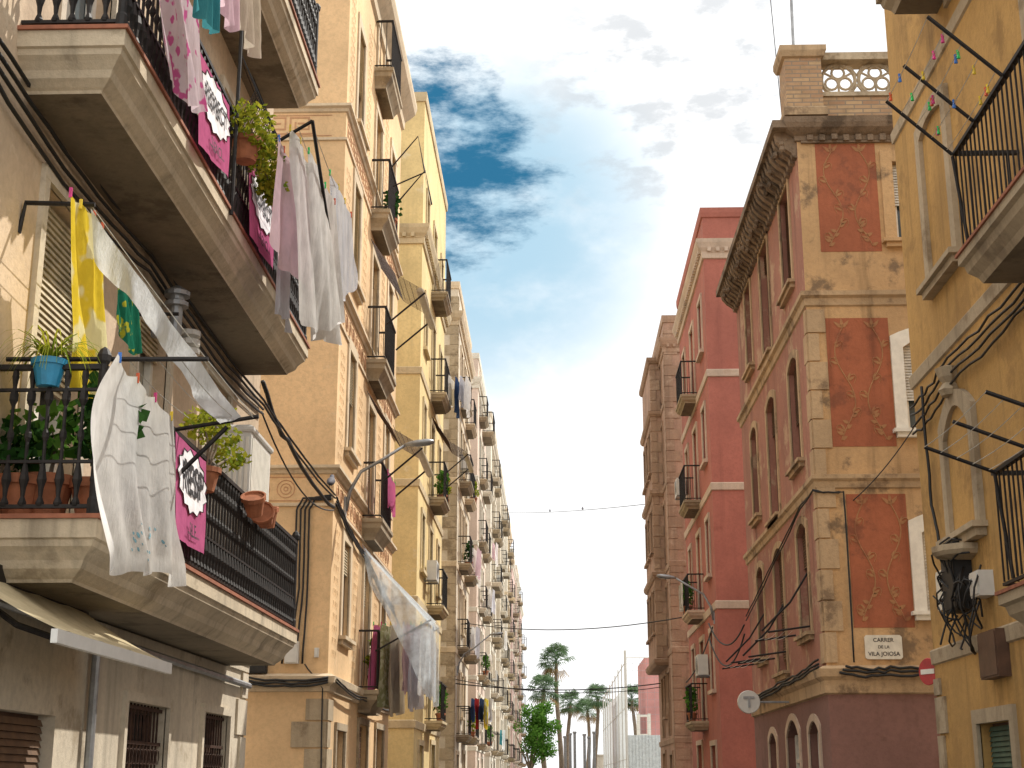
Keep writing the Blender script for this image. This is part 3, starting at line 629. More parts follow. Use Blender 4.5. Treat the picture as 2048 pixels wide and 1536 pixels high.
hang("towel",'cteal',(-2.35,8.5,7.7),(-2.35,8.95,7.7),(-2.35,9.0,6.6),(-2.35,8.65,6.6),.04,2,None,"teal towel hanging from top balcony rack",G1)
hang("towel",'clil',(-2.35,9.0,7.9),(-2.35,9.5,7.9),(-2.35,9.6,6.95),(-2.35,9.15,6.95),.04,2,None,"pink towel hanging from top balcony rack",G1)
hang("shirt",'cbeige',(-2.35,9.6,8.1),(-2.35,10.2,8.1),(-2.35,10.35,7.15),(-2.35,9.75,7.1),.04,2,None,"beige shirt hanging from top balcony rack",G1)
def rack(label,arms,ropes,grp="drying racks on the balconies",r=.018):
    e=empty("drying_rack",arms[0][0],label,"drying rack",grp); 
    for a in arms: mb=MB(); mb.tube(a,r,6); fin(mb,"arm",'iron',e)
    for p,q in ropes:
        mb=MB(); P=Vector(p);Q=Vector(q); mb.tube([P.lerp(Q,t/6)-Vector((0,0,.03*math.sin(math.pi*t/6))) for t in range(7)],.004,4); fin(mb,"line",'rope',e)
    return e
rack("black iron drying arms on lower balcony corner",[[(-3.6,9.03,4.28),(-2.26,9.03,4.27)],[(-2.9,10.7,4.2),(-2.26,10.7,4.3)],[(-2.9,10.7,3.8),(-2.5,10.7,4.22)]],[((x,9.03,4.28),(x,10.7,4.29)) for x in (-2.3,-2.45,-2.6,-2.8)])
rack("thin iron arm on wall above balcony door",[[(-3.63,9.1,5.2),(-3.6,9.1,5.42),(-3.12,9.1,5.4)],[(-3.63,11.5,5.4),(-3.15,11.5,5.4)]],[((-3.15,9.1,5.4),(-2.3,10.7,4.3)),((-3.3,9.1,5.4),(-3.3,11.5,5.4)),((-3.2,9.1,5.4),(-3.2,11.5,5.4))])
rack("black iron drying arms on upper balcony",[[(-2.9,12.6,7.3),(-2.28,12.6,7.7)],[(-2.9,15.1,7.3),(-2.28,15.1,7.75)],[(-2.28,12.6,7.7),(-2.3,13.9,7.1)]],[((x,12.6,7.72-(abs(x)-2.3)*.6),(x,15.1,7.75-(abs(x)-2.3)*.6)) for x in (-2.3,-2.42,-2.52,-2.66)])
rack("iron drying arms high on top balcony",[[(-2.9,8.4,8.6),(-2.3,8.4,8.3)],[(-2.9,10.4,8.6),(-2.3,10.4,8.3)]],[((-2.35,8.4,8.3),(-2.35,10.4,8.3))])
mb=MB(); mb.tube([(-2.87,12.0,6.5),(-2.87,12.0,9.6)],.018,6); fin(mb,"iron_pole",'iron',None,"thin iron post standing on upper balcony rail","post")
mb=MB(); y=12.1
while y<15.9: mb.tube([(-2.88,y,7.45),(-2.72,y,7.8),(-2.88,y,8.15-(y-12)*.05)],.0045,3); y+=.05
for k in range(9):
    z=7.45+.08*k; mb.tube([(-2.88+.16*math.sin(math.pi*k/8),12.1,z),(-2.88+.16*math.sin(math.pi*k/8),15.9,z-.02*k)],.0045,3)
fin(mb,"wire_mesh_screen",'iron',None,"curved wire mesh screen above balcony railing","screen")
for z,ys in ((7.18,(12.4,11.7,10.85)),(4.1,(12.0,11.1,10.2))):
    zt=z+.55 if z>5 else z+.22
    e=rack("black folding drying arms with rope lines",[[(3.72,y,z),(3.15,y,zt)] for y in ys]+[[(3.72,ys[0],z-.02),(3.78,ys[0]-.05,z-.9)]],[((3.15+.13*k,ys[0],zt-(zt-z)*.23*k),(3.15+.13*k,ys[-1],zt-(zt-z)*.23*k)) for k in range(5)])
    if z>5:
        for i in range(18):
            k=random.randrange(5); x=3.15+.13*k; y=random.uniform(10.9,12.3); zz=zt-(zt-z)*.23*k-.02; mb=MB()
            q=random.uniform(-.4,.4)
            mb.tube([(x,y,zz+.03),(x+.01,y+.02*q,zz-.05)],.011,4); mb.tube([(x+.012,y+.01,zz+.02),(x-.004,y+.03*q,zz-.05)],.010,4)
            fin(mb,"clothes_peg",'peg%d'%(i%5),None,"small coloured plastic peg clipped on rope line","clothes peg","pegs on the drying lines")
# plastic sheet + laundry on peach building
hang("plastic_sheet",'cplast',(-3.6,26.9,5.85),(-3.6,28.8,5.85),(-2.3,28.7,4.5),(-2.3,26.9,4.45),.03,2,1,"clear plastic sheet sheltering laundry on small balcony",None,peg=False)
hang("plastic_sheet",'cplast',(-3.6,26.86,5.9),(-2.28,26.86,4.5),(-2.27,26.8,3.0),(-3.45,26.84,5.2),.04,2,2,"clear plastic sheet hanging loose in front of laundry",None,nv=30,peg=False)
hang("plastic_sheet",'cplast',(-2.28,26.9,4.45),(-2.28,28.7,4.5),(-2.3,28.7,3.0),(-2.3,26.9,3.05),.04,2,2,"clear plastic sheet hanging along the balcony edge",None,peg=False)
G2="laundry on the peach building balcony"
for x,m,z0,l in ((-3.3,'cpink',3.2,"magenta towel on small balcony line"),(-3.14,'colive',2.9,"olive printed cloth on small balcony line"),(-2.99,'cbeige',2.75,"cream shirt on small balcony line"),(-2.75,'clil',3.15,"pale pink towel on small balcony line"),(-2.63,'cgrey',2.85,"pale grey sheet on small balcony line"),(-2.42,'cwhite',3.1,"white sheet on small balcony line")):
    hang("towel",m,(x-.06,26.95,4.42),(x+.06,28.2,4.45),(x+.04,28.3,z0+.1),(x-.05,27,z0),.06,2,None,l,G2)
rack("iron drying arms under plastic sheet",[[(-3.3,26.9,3.9),(-2.28,26.9,4.47)],[(-3.3,28.7,3.9),(-2.28,28.7,4.5)]],[((x,26.9,4.46),(x,28.7,4.46)) for x in (-3.3,-3.12,-2.95,-2.75,-2.6,-2.42)])
for y0,z in ((26.95,9.55),(26.95,6.4),(41.8,9.6)):
    y1=y0+1.75; e=empty("rolled_awning",(-3.3,y0,z+1.2),"rolled awning with netting on small balcony","awning","rolled awnings")
    mb=MB(); mb.tube([(-2.6,y0-.05,z+1.4),(-2.6,y0+.02,z+1.4),(-2.5,y1,z+1.2)],[.05,.075,.07],8); fin(mb,"roll",'cbeige',e)
    for y in (y0,y1): mb=MB(); mb.tube([(-3.25,y,z+.7),(-2.5,y,z+1.35)],.02,5); fin(mb,"arm",'iron',e)
    mb=MB()
    for k in range(22):
        y=y0+k*.08; mb.tube([(-3.6,y,z+2.5),(-3.1,y,z+1.75),(-2.55,y,z+1.42)],.005,3)
    for k in range(9):
        t=k/8; mb.tube([(-3.6+1.05*t,y0,z+2.5-1.08*t-.15*math.sin(math.pi*t)),(-3.6+1.05*t,y1,z+2.5-1.08*t-.15*math.sin(math.pi*t))],.005,3)
    fin(mb,"netting",'rust',e)
rack("square iron drying frame on upper small balcony",[[(-3.25,27.0,13.6),(-2.7,27.0,14.3),(-2.55,27.0,13.5),(-3.2,27.0,13.2)],[(-3.25,28.7,13.6),(-2.7,28.7,14.3),(-2.55,28.7,13.5)]],[((-2.7,27,14.3),(-2.7,28.7,14.3)),((-2.6,27,13.7),(-2.6,28.7,13.7))])
hang("towel",'cpink',(-3.2,27.3,7.4),(-3.2,28.6,7.4),(-3.18,28.5,6.7),(-3.18,27.3,6.7),.02,2,None,"magenta cloth over small balcony railing",G2)
G3="laundry on farther balconies"
for y,z,ms in ((42.4,13.6,('cwhite','cblue','cgrey','cwhite')),(55.5,4.6,('cblue','cred','cblue','cyel','cgrey')),(56,10.4,('cwhite','clil')),(59.5,10.2,('cwhite',)),(70.5,7.5,('cwhite','cbeige')),(74,13.5,('clil','cwhite')),(85,4.4,('cteal','cwhite')),(55.5,7.3,('cwhite','cgrey')),(70.2,10.6,('cwhite','cgrey')),(88.5,10.4,('cbeige','cwhite'))):
    for i,m in enumerate(ms):
        yy=y; x=-3.1+.17*i
        hang("towel",m,(x-.05,yy,z),(x+.05,yy+1.0,z),(x,yy+1.,z-.85-.3*(i%2)),(x-.04,yy,z-.8-.3*(i%2)),.05,2,None,"small cloth drying outside a balcony",G3,12,8,peg=False)
hang("shirt",'cwhite',(3.75,42.2,7.2),(3.75,43.2,7.2),(3.75,43.2,6.4),(3.75,42.2,6.4),.05,2,None,"white shirt drying on red block balcony",G3,12,8,peg=False)
# ============================================================ plants
def leaves(mb,c,r,n,L,up=0.,flat=.6):
    for k in range(n):
        while True:
            p=Vector([random.uniform(-1,1) for _ in range(3)])
            if .25<p.length<1: break
        p=Vector((p.x*r[0],p.y*r[1],p.z*r[2]))+Vector(c)
        d=Vector([random.gauss(0,1) for _ in range(3)])+Vector((0,0,up)); d.normalize(); w=d.orthogonal().normalized(); w.rotate(Quaternion(d,random.uniform(0,6.28)))
        l=L*random.uniform(.6,1.3); q=l*flat*.5
        mb.add([p,p+d*l*.5+w*q,p+d*l,p+d*l*.5-w*q],[(0,1,2,3)])
def pot(mb,c,r,h): mb.lathe(c,[(r*.65,0),(r*.95,h*.78),(r*1.08,h*.78),(r*1.1,h),(r*.95,h),(r*.9,h*.9)],14)
def plant(name,c,r,h,lm,cl,label,n=300,L=.06,pm='terra',up=0,flat=.7,group=None):
    e=empty(name,c,label,"plant",group); mb=MB(); pot(mb,c,r,h); fin(mb,"pot",pm,e)
    mb=MB()
    for cc,rr in cl: mb.tube([(c[0],c[1],c[2]+h*.8),((c[0]+cc[0])/2+.03,(c[1]+cc[1])/2,(c[2]+h+cc[2])/2),cc],[.018,.013,.006],5)
    fin(mb,"stem",'bark',e)
    mb=MB()
    for cc,rr in cl: leaves(mb,cc,rr,n,L,up,flat)
    fin(mb,"foliage",lm,e)
plant("potted_plant",(-2.84,12.3,7.15),.15,.22,'leafy',[((-2.78,12.2,7.48),(.22,.34,.2)),((-2.72,12.5,7.3),(.18,.32,.2)),((-2.68,12.75,7.08),(.12,.22,.14))],"bushy yellow green jade plant hanging on upper railing",420,.06)
plant("potted_plant",(-2.95,11.9,3.95),.13,.2,'leafy',[((-2.9,11.6,4.45),(.18,.25,.12)),((-2.9,12.1,4.5),(.18,.3,.14)),((-2.88,12.5,4.38),(.15,.25,.12)),((-2.9,12.0,4.65),(.14,.2,.1))],"jade plant with round leaves on lower railing",170,.06)
plant("potted_plant",(-3.35,9.3,3.24),.17,.3,'leaf',[((-3.35,9.3,3.85),(.3,.28,.22))],"geranium in terracotta pot on balcony floor",150,.09,flat=1)
plant("potted_plant",(-3.05,9.35,3.24),.16,.28,'leafd',[((-3.02,9.3,3.9),(.22,.25,.32))],"leafy geranium in terracotta pot behind railing",190,.10,flat=1)
plant("potted_plant",(-3.5,9.2,3.24),.15,.28,'leafd',[((-3.5,9.15,3.7),(.2,.2,.18))],"dark leafed plant in terracotta pot",120,.09,flat=1)
rp=random.Random(4)
for y,z,x in ((42.3,9.55,-3.3),(43.0,9.55,-3.3),(42.6,3.2,-3.3),(56.0,9.55,-3.3),(58.9,3.2,-3.3),(59.2,12.7,-3.3),(70.3,6.4,-3.3),(75.0,3.2,-3.3),(42.5,3.2,3.95),(43.0,6.3,3.95),(27.6,3.24,-3.38),(28.3,12.75,-3.38)):
    plant("potted_plant",(x,y,z+.02),.14,.24,rp.choice(('leaf','leafy','leafd')),[((x,y,z+.55),(.2,.24,.24)),((x,y+.15,z+.85),(.12,.2,.16))],"small leafy plant in pot on a balcony",90,.11,flat=.9,group="plants on farther balconies")
def aircon(f,s,z,lab="white air conditioner unit on facade bracket"):
    e=empty("air_conditioner",f(s,.2,z),lab,"air conditioner","air conditioners on facades"); mb=MB(); mb.box(f,s-.4,s+.4,.08,.36,z,z+.55); fin(mb,"body",'plast',e)
    mb=MB()
    for r in (.06,.12,.18,.23): mb.tube([f(s-.08+r*math.cos(t*math.pi/8),.37,z+.28+r*math.sin(t*math.pi/8)) for t in range(16)],.006,4,True)
    fin(mb,"fan_grille",'steel',e); mb=MB()
    for q in (-.3,.3): mb.box(f,s+q-.02,s+q+.02,0,.36,z-.04,z)
    fin(mb,"bracket",'steel',e)
for f,s,z in ((FL,40.6,7.0),(FL,55.2,13.3),(FL,60.8,7.2),(FL,69.2,4.4),(FL,75.8,10.3),(FL,84.0,7.1),(FL,90.3,13.4),(FR,40.9,4.4),(FR,45.9,10.4)): aircon(f,s,z)
e=empty("spider_plant",(-3.3,9.0,4.1),"spider plant in blue pot on balcony rail","plant"); mb=MB(); pot(mb,(-3.3,9.0,4.08),.11,.18); fin(mb,"pot",'blue',e)
mb=MB()
for k in range(60):
    a=random.uniform(0,6.28); l=random.uniform(.25,.5); P=[]
    for i in range(7):
        t=i/6; P.append(Vector((-3.3+math.cos(a)*l*t,9.0+math.sin(a)*l*t,4.24+.5*l*math.sin(t*2.6)-.18*t*t)))
    sd=Vector((-math.sin(a),math.cos(a),0))*.009
    mb.add([q for i,p in enumerate(P) for q in (p-sd*(1-i/7),p+sd*(1-i/7))],[(2*i,2*i+1,2*i+3,2*i+2) for i in range(6)])
fin(mb,"foliage",'leafy',e)
for (y,x,tilt) in ((13.3,-2.8,.6),(13.7,-2.78,1.2),(14.0,-2.82,.3)):
    mb=MB(); pot(mb,(0,0,0),.11,.2); ca,sa=math.cos(tilt),math.sin(tilt)
    mb.v=[(x+vx,y+vy*ca-vz*sa,4.0+vy*sa+vz*ca) for vx,vy,vz in mb.v]; fin(mb,"flower_pot",'terra',None,"empty terracotta pot tilted on balcony railing","flower pot","terracotta pots on the railing")
e=empty("storage_cabinet",(-3.2,14.4,3.23),"white plastic storage cabinet standing on balcony","cabinet")
mb=MB(); mb.box(I,-3.45,-3.0,13.9,14.9,3.24,4.95); fin(mb,"body",'plast',e)
mb=MB()
for i in range(8): mb.box(I,-3.435+.055*i,-3.405+.055*i,13.885,13.9,3.3,4.9)
for i in range(15): mb.box(I,-3.0,-2.99,13.95+.06*i,13.985+.06*i,3.3,4.9)
fin(mb,"ribbed_panel",'white',e); mb=MB(); mb.rings(-3.45,-3.0,13.9,14.9,[(.015,4.95),(.025,4.97),(.025,5.0),(-.02,5.03)]); fin(mb,"lid",'plast',e)
e=empty("exhaust_flue",(-3.5,12.6,5.6),"round metal exhaust cowl on wall","flue"); mb=MB(); mb.lathe((-3.45,12.5,5.5),[(.06,0),(.06,.3),(.11,.3),(.11,.34),(.07,.36),(.07,.4),(.12,.4),(.12,.44),(.03,.5)],12); mb.tube([(-3.66,12.5,5.55),(-3.45,12.5,5.55)],.05,8); fin(mb,"cowl",'steel',e)
mb=MB(); mb.lathe((-3.5,13.2,5.55),[(.11,0),(.11,.05),(.05,.07),(.11,.09),(.11,.14),(.05,.16),(.11,.18),(.11,.23)],12); fin(mb,"vent",'plast',e)
# ============================================================ cables
def cable(pts,sag,r=.012,label="black cable strung across the street",n=14,mat='black',wob=0):
    mb=MB(); P=[]
    for a,b_ in zip(pts,pts[1:]):
        a=Vector(a);b_=Vector(b_)
        for i in range(n):
            t=i/n; q=a.lerp(b_,t); q.z-=sag*4*t*(1-t); q.z+=wob*random.uniform(-1,1); q.x+=wob*.3*random.uniform(-1,1); P.append(q)
    P.append(Vector(pts[-1])); mb.tube(P,r,5)
    return fin(mb,"cable",mat,None,label,"cable","cables on walls and over the street",smooth=True)
LW="black cable clipped along the facade"
for k in range(4):
    cable([(-3.58,8.2,6.25-.09*k),(-3.57,12,6.2-.08*k),(-3.58,17.2,6.15-.06*k)]+([(-3.6,23.4,6.15-.05*k)] if k<2 else []),.05+.03*k,.016,LW,10,wob=.015)
cable([(-3.6,17.2,6.4),(-3.6,19,6.05),(-3.62,23.4,5.95)],.12,.03,LW,8,wob=.02)
cable([(-3.6,17.2,6.0),(-3.62,23.4,5.9)],.35,.012,LW)
for k in range(3): cable([(-3.58,23.4,6.1-.05*k),(-3.56,27,5.75-.05*k),(-3.55,32.2,5.3-.07*k)],.08,.018,LW,10,wob=.02)
cable([(-3.58,32.2,5.25),(-3.58,38.1,5.0),(-3.58,46.5,4.6)],.2,.015,LW,10)
for k in range(4):
    x=-4.02-.07*k; cable([(-3.66,23.36,6.15-.03*k),(x+.1,23.36,6.1),(x,23.36,5.9),(x+.02,23.36,4.6),(x-.02-.04*k,23.36,3.4)],0,.017,LW,5,wob=.012)
for k in range(3): cable([(-5.2,23.27,3.14+.05*k),(-4.3,23.27,3.05+.04*k),(-3.6,23.25,3.1+.04*k)],.03,.02,LW,6,wob=.01)
for k in range(2): cable([(-3.48,23.4,3.1+.05*k),(-3.46,27,3.0+.04*k),(-3.47,32.2,3.05)],.05,.016,LW,8,wob=.015)
cable([(-4.0,23.36,3.4),(-3.7,23.36,3.0),(-3.65,23.36,.3)],0,.012,LW,5,wob=.01)
for k in range(3): cable([(4.5+.05*k,23.25,3.25+.05*k),(5.3,23.25,3.2+.06*k),(6.6,23.25,3.3+.04*k)],.05,.022,LW,8,wob=.02)
for k in range(3): cable([(4.2,23.4,3.35+.05*k),(4.17,27,3.25+.05*k),(4.17,32.2,3.2+.05*k)],.04,.02,LW,10,wob=.02)
for k in range(2): cable([(4.25,32.2,5.0+.1*k),(4.25,28,5.6+.08*k),(4.25,24.6,6.1+.05*k),(4.26,23.35,6.18),(4.76,23.36,6.15),(4.77,23.36,5.3),(4.76,23.36,3.4)],.02,.014,LW,6,wob=.012)
cable([(4.9,23.34,6.0),(6.0,23.0,7.3),(4.9,16.8,6.3)],.1,.01,"thin black cable between two blocks")
for k in range(4): cable([(4.28,16.8,5.9-.12*k),(4.26,15,6.0-.1*k),(4.27,12,6.0-.08*k)],.06,.014,LW,8,wob=.03)
cable([(4.27,16.2,6.0),(4.27,16.15,4.6),(4.25,15.8,3.9)],0,.018,LW,8,wob=.02)
cable([(-3.63,59.4,7.8),(4.33,47,6.7)],.35,.018); cable([(-3.63,53.5,5.0),(4.33,60,5.4)],.25,.022); cable([(-3.63,53.5,5.15),(4.33,60,5.25)],.35,.015)
cable([(-3.6,112.5,22.0),(4.33,60.8,13.0)],.15,.015)
cable([(4.2,32.2,4.9),(4.1,38.6,5.6)],.5,.02); cable([(4.2,32.2,4.7),(4.1,38.6,5.2)],.7,.02); cable([(4.2,38.6,5.5),(4.2,46.9,4.6)],.2,.02,LW)
def wbox(name,f,s0,s1,d,z0,z1,mat,label,cat):
    e=empty(name,f((s0+s1)/2,0,z0),label,cat); mb=MB(); mb.box(f,s0,s1,0,d,z0,z1); fin(mb,"body",mat,e); mb=MB(); mb.box(f,s0+.02,s1-.02,d,d+.012,z0+.02,z1-.02); fin(mb,"cover",mat,e)
wbox("junction_box",FF(23.4),-4.9,-4.6,.12,3.25,3.45,'black',"black cable junction box on stone course","box")
wbox("junction_box",FF(23.4),-4.32,-4.1,.1,3.4,3.75,'plast',"white junction box with cable loops","box")
wbox("junction_box",FF(23.4),-3.85,-3.78,.06,3.5,3.65,'plast',"small white switch box on wall","box")
wbox("junction_box",FR,15.0,15.5,.18,3.3,4.0,'black',"black telecom splice box with tangled cables","box")
wbox("junction_box",FR,14.3,14.6,.15,3.35,3.6,'plast',"white telecom box beside tangled cables","box")
wbox("junction_box",FR,14.0,14.6,.12,2.55,3.0,'wood',"brown metal meter box on wall","box")
for k in range(16):
    c=Vector(FR(random.uniform(14.5,15.6),.15,random.uniform(3.2,3.9))); r=random.uniform(.15,.4); mb=MB(); ph=random.uniform(0,6)
    mb.tube([c+Vector((.08*math.sin(t+ph),r*math.cos(t*.5+ph),r*1.1*math.sin(t*.5+ph)-.1)) for t in range(11)],.011,4); fin(mb,"cable",'black',None,"tangled black cable loop by splice box","cable","cables on walls and over the street",smooth=True)
# ============================================================ signs
def plate(f,s0,s1,z0,z1,lines,k,label,d0=.03):
    e=empty("street_sign",f((s0+s1)/2,0,z0),label,"sign")
    mb=MB(); h=z1-z0; c=.03
    pts=[(s0+c,z0),(s1-c,z0),(s1,z0+c),(s1,z1-c),(s1-c,z1),(s0+c,z1),(s0,z1-c),(s0,z0+c)]
    mb.add([f(a,.0,z) for a,z in pts]+[f(a,d0,z) for a,z in pts],[tuple(range(8)),tuple(range(8,16))]+[(i,(i+1)%8,8+(i+1)%8,8+i) for i in range(8)]); fin(mb,"plate",'sign',e)
    cs=(s0+s1)/2; n=len(lines)
    for i,(t,sz) in enumerate(lines):
        zc=z1-h*(.07+.86*(i+.5)/n); textmap(e,"lettering",t,sz,'ink',lambda x,y,zc=zc:f(cs+k*x,d0+.004,zc+y))
plate(FF(23.4),4.95,5.54,3.45,3.83,[("CARRER",.088),("DE LA",.068),("VILA JOIOSA",.09)],1,"white enamel street plate reading CARRER DE LA VILA JOIOSA")
plate(FR,15.85,16.35,3.42,3.85,[("CARRER",.09),("DE",.07),("SANT CARLES",.075)],-1,"white street plate reading CARRER DE SANT CARLES")
e=empty("no_entry_sign",(4.25,16.95,2.65),"round red no entry sign on wall bracket","sign")
def ob(x,y,z,cx=4.30,cy=16.95,cz=2.8,an=math.radians(62)): return (cx+x*math.cos(an)+z*math.sin(an)*-1,cy-z*math.cos(an)-x*math.sin(an),cz+y)
mb=MB(); mb.lathe((0,0,0),[(.15,0),(.155,.008),(.15,.016)],24); mb.v=[ob(*v) for v in mb.v]; fin(mb,"disc",'redp',e)
mb=MB(); mb.box(I,-.11,.11,-.028,.028,.018,.024); mb.v=[ob(*v) for v in mb.v]; fin(mb,"white_bar",'white',e); mb=MB(); mb.tube([(4.30,16.97,2.8),(4.5,16.82,2.8)],.015,5); fin(mb,"bracket",'steel',e)
e=empty("round_sign",(3.6,27.0,2.75),"round white sign with letter T mark on bracket","sign"); mb=MB(); mb.lathe((0,0,0),[(.2,0),(.21,.04),(.2,.08)],24); mb.v=[(3.54+x,27.0-z,2.97+y) for x,y,z in mb.v]; fin(mb,"disc",'plast',e)
mb=MB(); mb.box(I,3.44,3.64,26.9,26.915,3.03,3.07); mb.box(I,3.52,3.56,26.9,26.916,2.87,3.029); fin(mb,"mark",'steel',e); mb=MB(); mb.tube([(3.74,27,2.97),(4.34,27,2.97)],.02,5); fin(mb,"bracket",'steel',e)
for k,(y,zz) in enumerate(((24.6,4.1),(27.2,3.9),(29.9,4.0))):
    rack("iron drying poles low on terracotta facade",[[(4.33,y,zz),(3.6,y,zz-.1)],[(4.33,y+.1,zz+.9),(4.0,y,zz+.4),(3.5,y,zz-.08)],[(4.33,y+1.6,zz),(3.6,y+1.6,zz-.1)]],[((3.65+.12*j,y,zz-.08),(3.65+.12*j,y+1.6,zz-.08)) for j in range(4)])
def lamp(x0,x1,y,z0,z1,label):
    e=empty("street_lamp",(x0,y,z0-.4),label,"street lamp","wall lamps"); sg=1 if x1>x0 else -1
    mb=MB(); mb.tube([(x0,y,z0-.45),(x0+sg*.06,y,z0-.1),(x0+sg*.25,y,z0+.25),(x0+sg*.6,y,z0+.45),(x1-sg*.5,y,z1-.06)],[.035,.035,.03,.028,.025],8); fin(mb,"arm",'steel',e,smooth=True)
    mb=MB(); mb.tube([(x1-sg*.52,y,z1-.07),(x1-sg*.44,y,z1-.05),(x1-sg*.3,y,z1-.03),(x1-sg*.1,y,z1),(x1,y,z1+.02)],[.03,.055,.085,.085,.04],10)
    zc=z1-.03; mb.v=[(x,y+(yy-y)*1.2,zc+(z-zc)*.7) for x,yy,z in mb.v]; fin(mb,"lamp_head",'steel',e,smooth=True)
    mb=MB(); mb.box(I,min(x0,x0-sg*.03),max(x0,x0-sg*.03)+.01,y-.06,y+.06,z0-.55,z0-.2); fin(mb,"wall_plate",'steel',e)
lamp(-3.6,-2.08,24.6,6.55,7.33,"grey wall-mounted street lamp on peach block corner")
lamp(4.3,2.8,39.2,6.2,6.95,"grey wall-mounted street lamp on red block")
lamp(-3.6,-1.9,54.5,5.9,6.9,"grey wall-mounted street lamp on cream block")
def bird(c,s,label,dy=1):
    mb=MB(); cx,cy,cz=c
    mb.tube([(cx,cy-dy*.17*s,cz+.03*s),(cx,cy-dy*.1*s,cz+.05*s),(cx,cy-dy*.02*s,cz+.075*s),(cx,cy+dy*.05*s,cz+.1*s),(cx,cy+dy*.085*s,cz+.14*s),(cx,cy+dy*.1*s,cz+.175*s),(cx,cy+dy*.125*s,cz+.175*s),(cx,cy+dy*.15*s,cz+.165*s)],[.012*s,.03*s,.055*s,.055*s,.034*s,.03*s,.018*s,.003*s],10)
    mb.c=1
    for q in (-1,1): mb.tube([(cx+q*.018*s,cy,cz+.04*s),(cx+q*.018*s,cy+.01,cz-.005*s)],.004*s,4)
    fin(mb,"pigeon",['bird','terra'],None,label,"bird",smooth=True)
bird((-3.56,22.6,6.12),1.2,"grey pigeon perched on thick cable")
P0=Vector((-3.6,112.5,22.0));P1=Vector((4.33,60.8,13.0))
for t in (.43,.66): q=P0.lerp(P1,t); q.z-=.15*4*t*(1-t); bird(tuple(q),1.1,"dark bird perched on thin wire")
mb=MB(); mb.tube([(4.5,24.2,12.9),(4.55,24.2,18)],.03,6); mb.tube([(4.35,24.2,16.2),(4.75,24.2,16.2)],.012,4); fin(mb,"antenna_mast",'steel',None,"thin steel aerial mast on parapet roof","antenna")
cable([(4.2,24.0,13.2),(4.05,24.2,18)],0,.008,"thin stay wire of roof aerial")
# ============================================================ street end
def palm(x,y,H,R,seed):
    rnd=random.Random(seed); e=empty("palm_tree",(x,y,0),"tall fan palm with shaggy crown at street end","palm tree","palm trees at the street end")
    mb=MB(); n=14; mb.tube([(x+.25*math.sin(i*.3+seed),y,H*i/n) for i in range(n+1)],[.28-.12*i/n+.02*(i%2) for i in range(n+1)],9); fin(mb,"trunk",'bark',e)
    tx=x+.25*math.sin(n*.3+seed); mb=MB(); md=MB()
    for k in range(50):
        a=rnd.uniform(0,6.28); el=rnd.uniform(-.9,1.35); dry=el<-.6; m=md if dry else mb
        d=Vector((math.cos(a)*math.cos(el),math.sin(a)*math.cos(el),math.sin(el))); L=R*rnd.uniform(.45,.62); c=Vector((tx,y,H+.1)); p=c+d*L
        m.tube([c,p],.02,3); sd=d.cross(Vector((0,0,1))).normalized(); up=sd.cross(d)
        for j in range(12):
            t=(j/11-.5)*3.3; b2=(d*math.cos(t)+sd*math.sin(t)).normalized(); l=R*.5*(1-.25*abs(j/11-.5))*rnd.uniform(.85,1.1)
            w=b2.cross(up).normalized()*R*.026; tip=p+b2*l-Vector((0,0,l*(.28+.2*rnd.random()))); mid=p+b2*l*.55-Vector((0,0,l*.05)); m.add([p,mid+w,tip,mid-w],[(0,1,2,3)])
    fin(mb,"crown",'palm',e)
    if md.v: fin(md,"dry_fronds",'palmdry',e)
palm(.45,150,13.2,2.3,1); palm(-1.0,142,9.8,2.1,2); palm(1.55,160,9.5,1.9,3); palm(4.6,165,10.3,2.1,4); palm(3.9,178,9.6,2.0,5); palm(9.0,168,10.4,2.1,6)
e=empty("street_tree",(-1.9,112,0),"round leafy green tree beside the last blocks","tree"); mb=MB(); mb.tube([(-1.9,112,0),(-1.85,112,2),(-1.7,112,4.2)],[.22,.17,.08],8)
for k in range(6): a=k*1.05; mb.tube([(-1.85,112,2.2),(-1.8+.7*math.cos(a),112+.7*math.sin(a),3.8),(-1.8+1.2*math.cos(a),112+1.2*math.sin(a),5)],[.09,.06,.02],5)
fin(mb,"trunk",'bark',e); mb=MB()
for k in range(44):
    a=random.uniform(0,6.28); rr=random.uniform(.2,1.7); z=random.uniform(3.2,6.9); rr*=1-.35*abs(z-5)/1.7
    leaves(mb,(-1.4+rr*math.cos(a),112+rr*math.sin(a),z),(.6,.6,.5),150,.2,0,.6)
fin(mb,"crown",'leaf',e)
e=empty("court_fence",(5.0,128,0),"tall sports court fence with pale screens and posts","fence")
mb=MB(); y=103
while y<=154: mb.tube([(5,y,0),(5,y,9.9)],.05,6); y+=6
for z in (3,6.5,9.6): mb.tube([(5,103,z),(5,154,z)],.03,5)
mb.tube([(5,103,0),(5,103,10.4)],.10,6); mb.tube([(5,103,9.9),(9,103,9.9)],.03,5)
fin(mb,"posts",'plast',e)
mb=MB(); mb.quad((5.02,103,0),(5.02,154,0),(5.02,154,8.6),(5.02,103,7.9)); fin(mb,"screen",'fence',e)
mb=MB(); mb.box(I,5.1,7.4,102.9,103,0,4.6)
for k in range(10): mb.box(I,5.12+.23*k,5.16+.23*k,102.87,102.9,0,4.6)
fin(mb,"panel",'fence',e)
mb=MB(); x=5
while x<9: mb.tube([(x,103,0),(x,103,9.9)],.008,3); x+=.5
z=.5
while z<9.8: mb.tube([(5,103,z),(9,103,z)],.008,3); z+=.5
fin(mb,"net",'steel',e)
mb=MB(); mb.box(I,4.6,30,166,166.4,0,4.2); mb.box(I,4.5,30,165.9,166.5,4.2,4.35)
fin(mb,"boundary_wall",'w3',None,"low pale wall at the end of the plaza","wall")
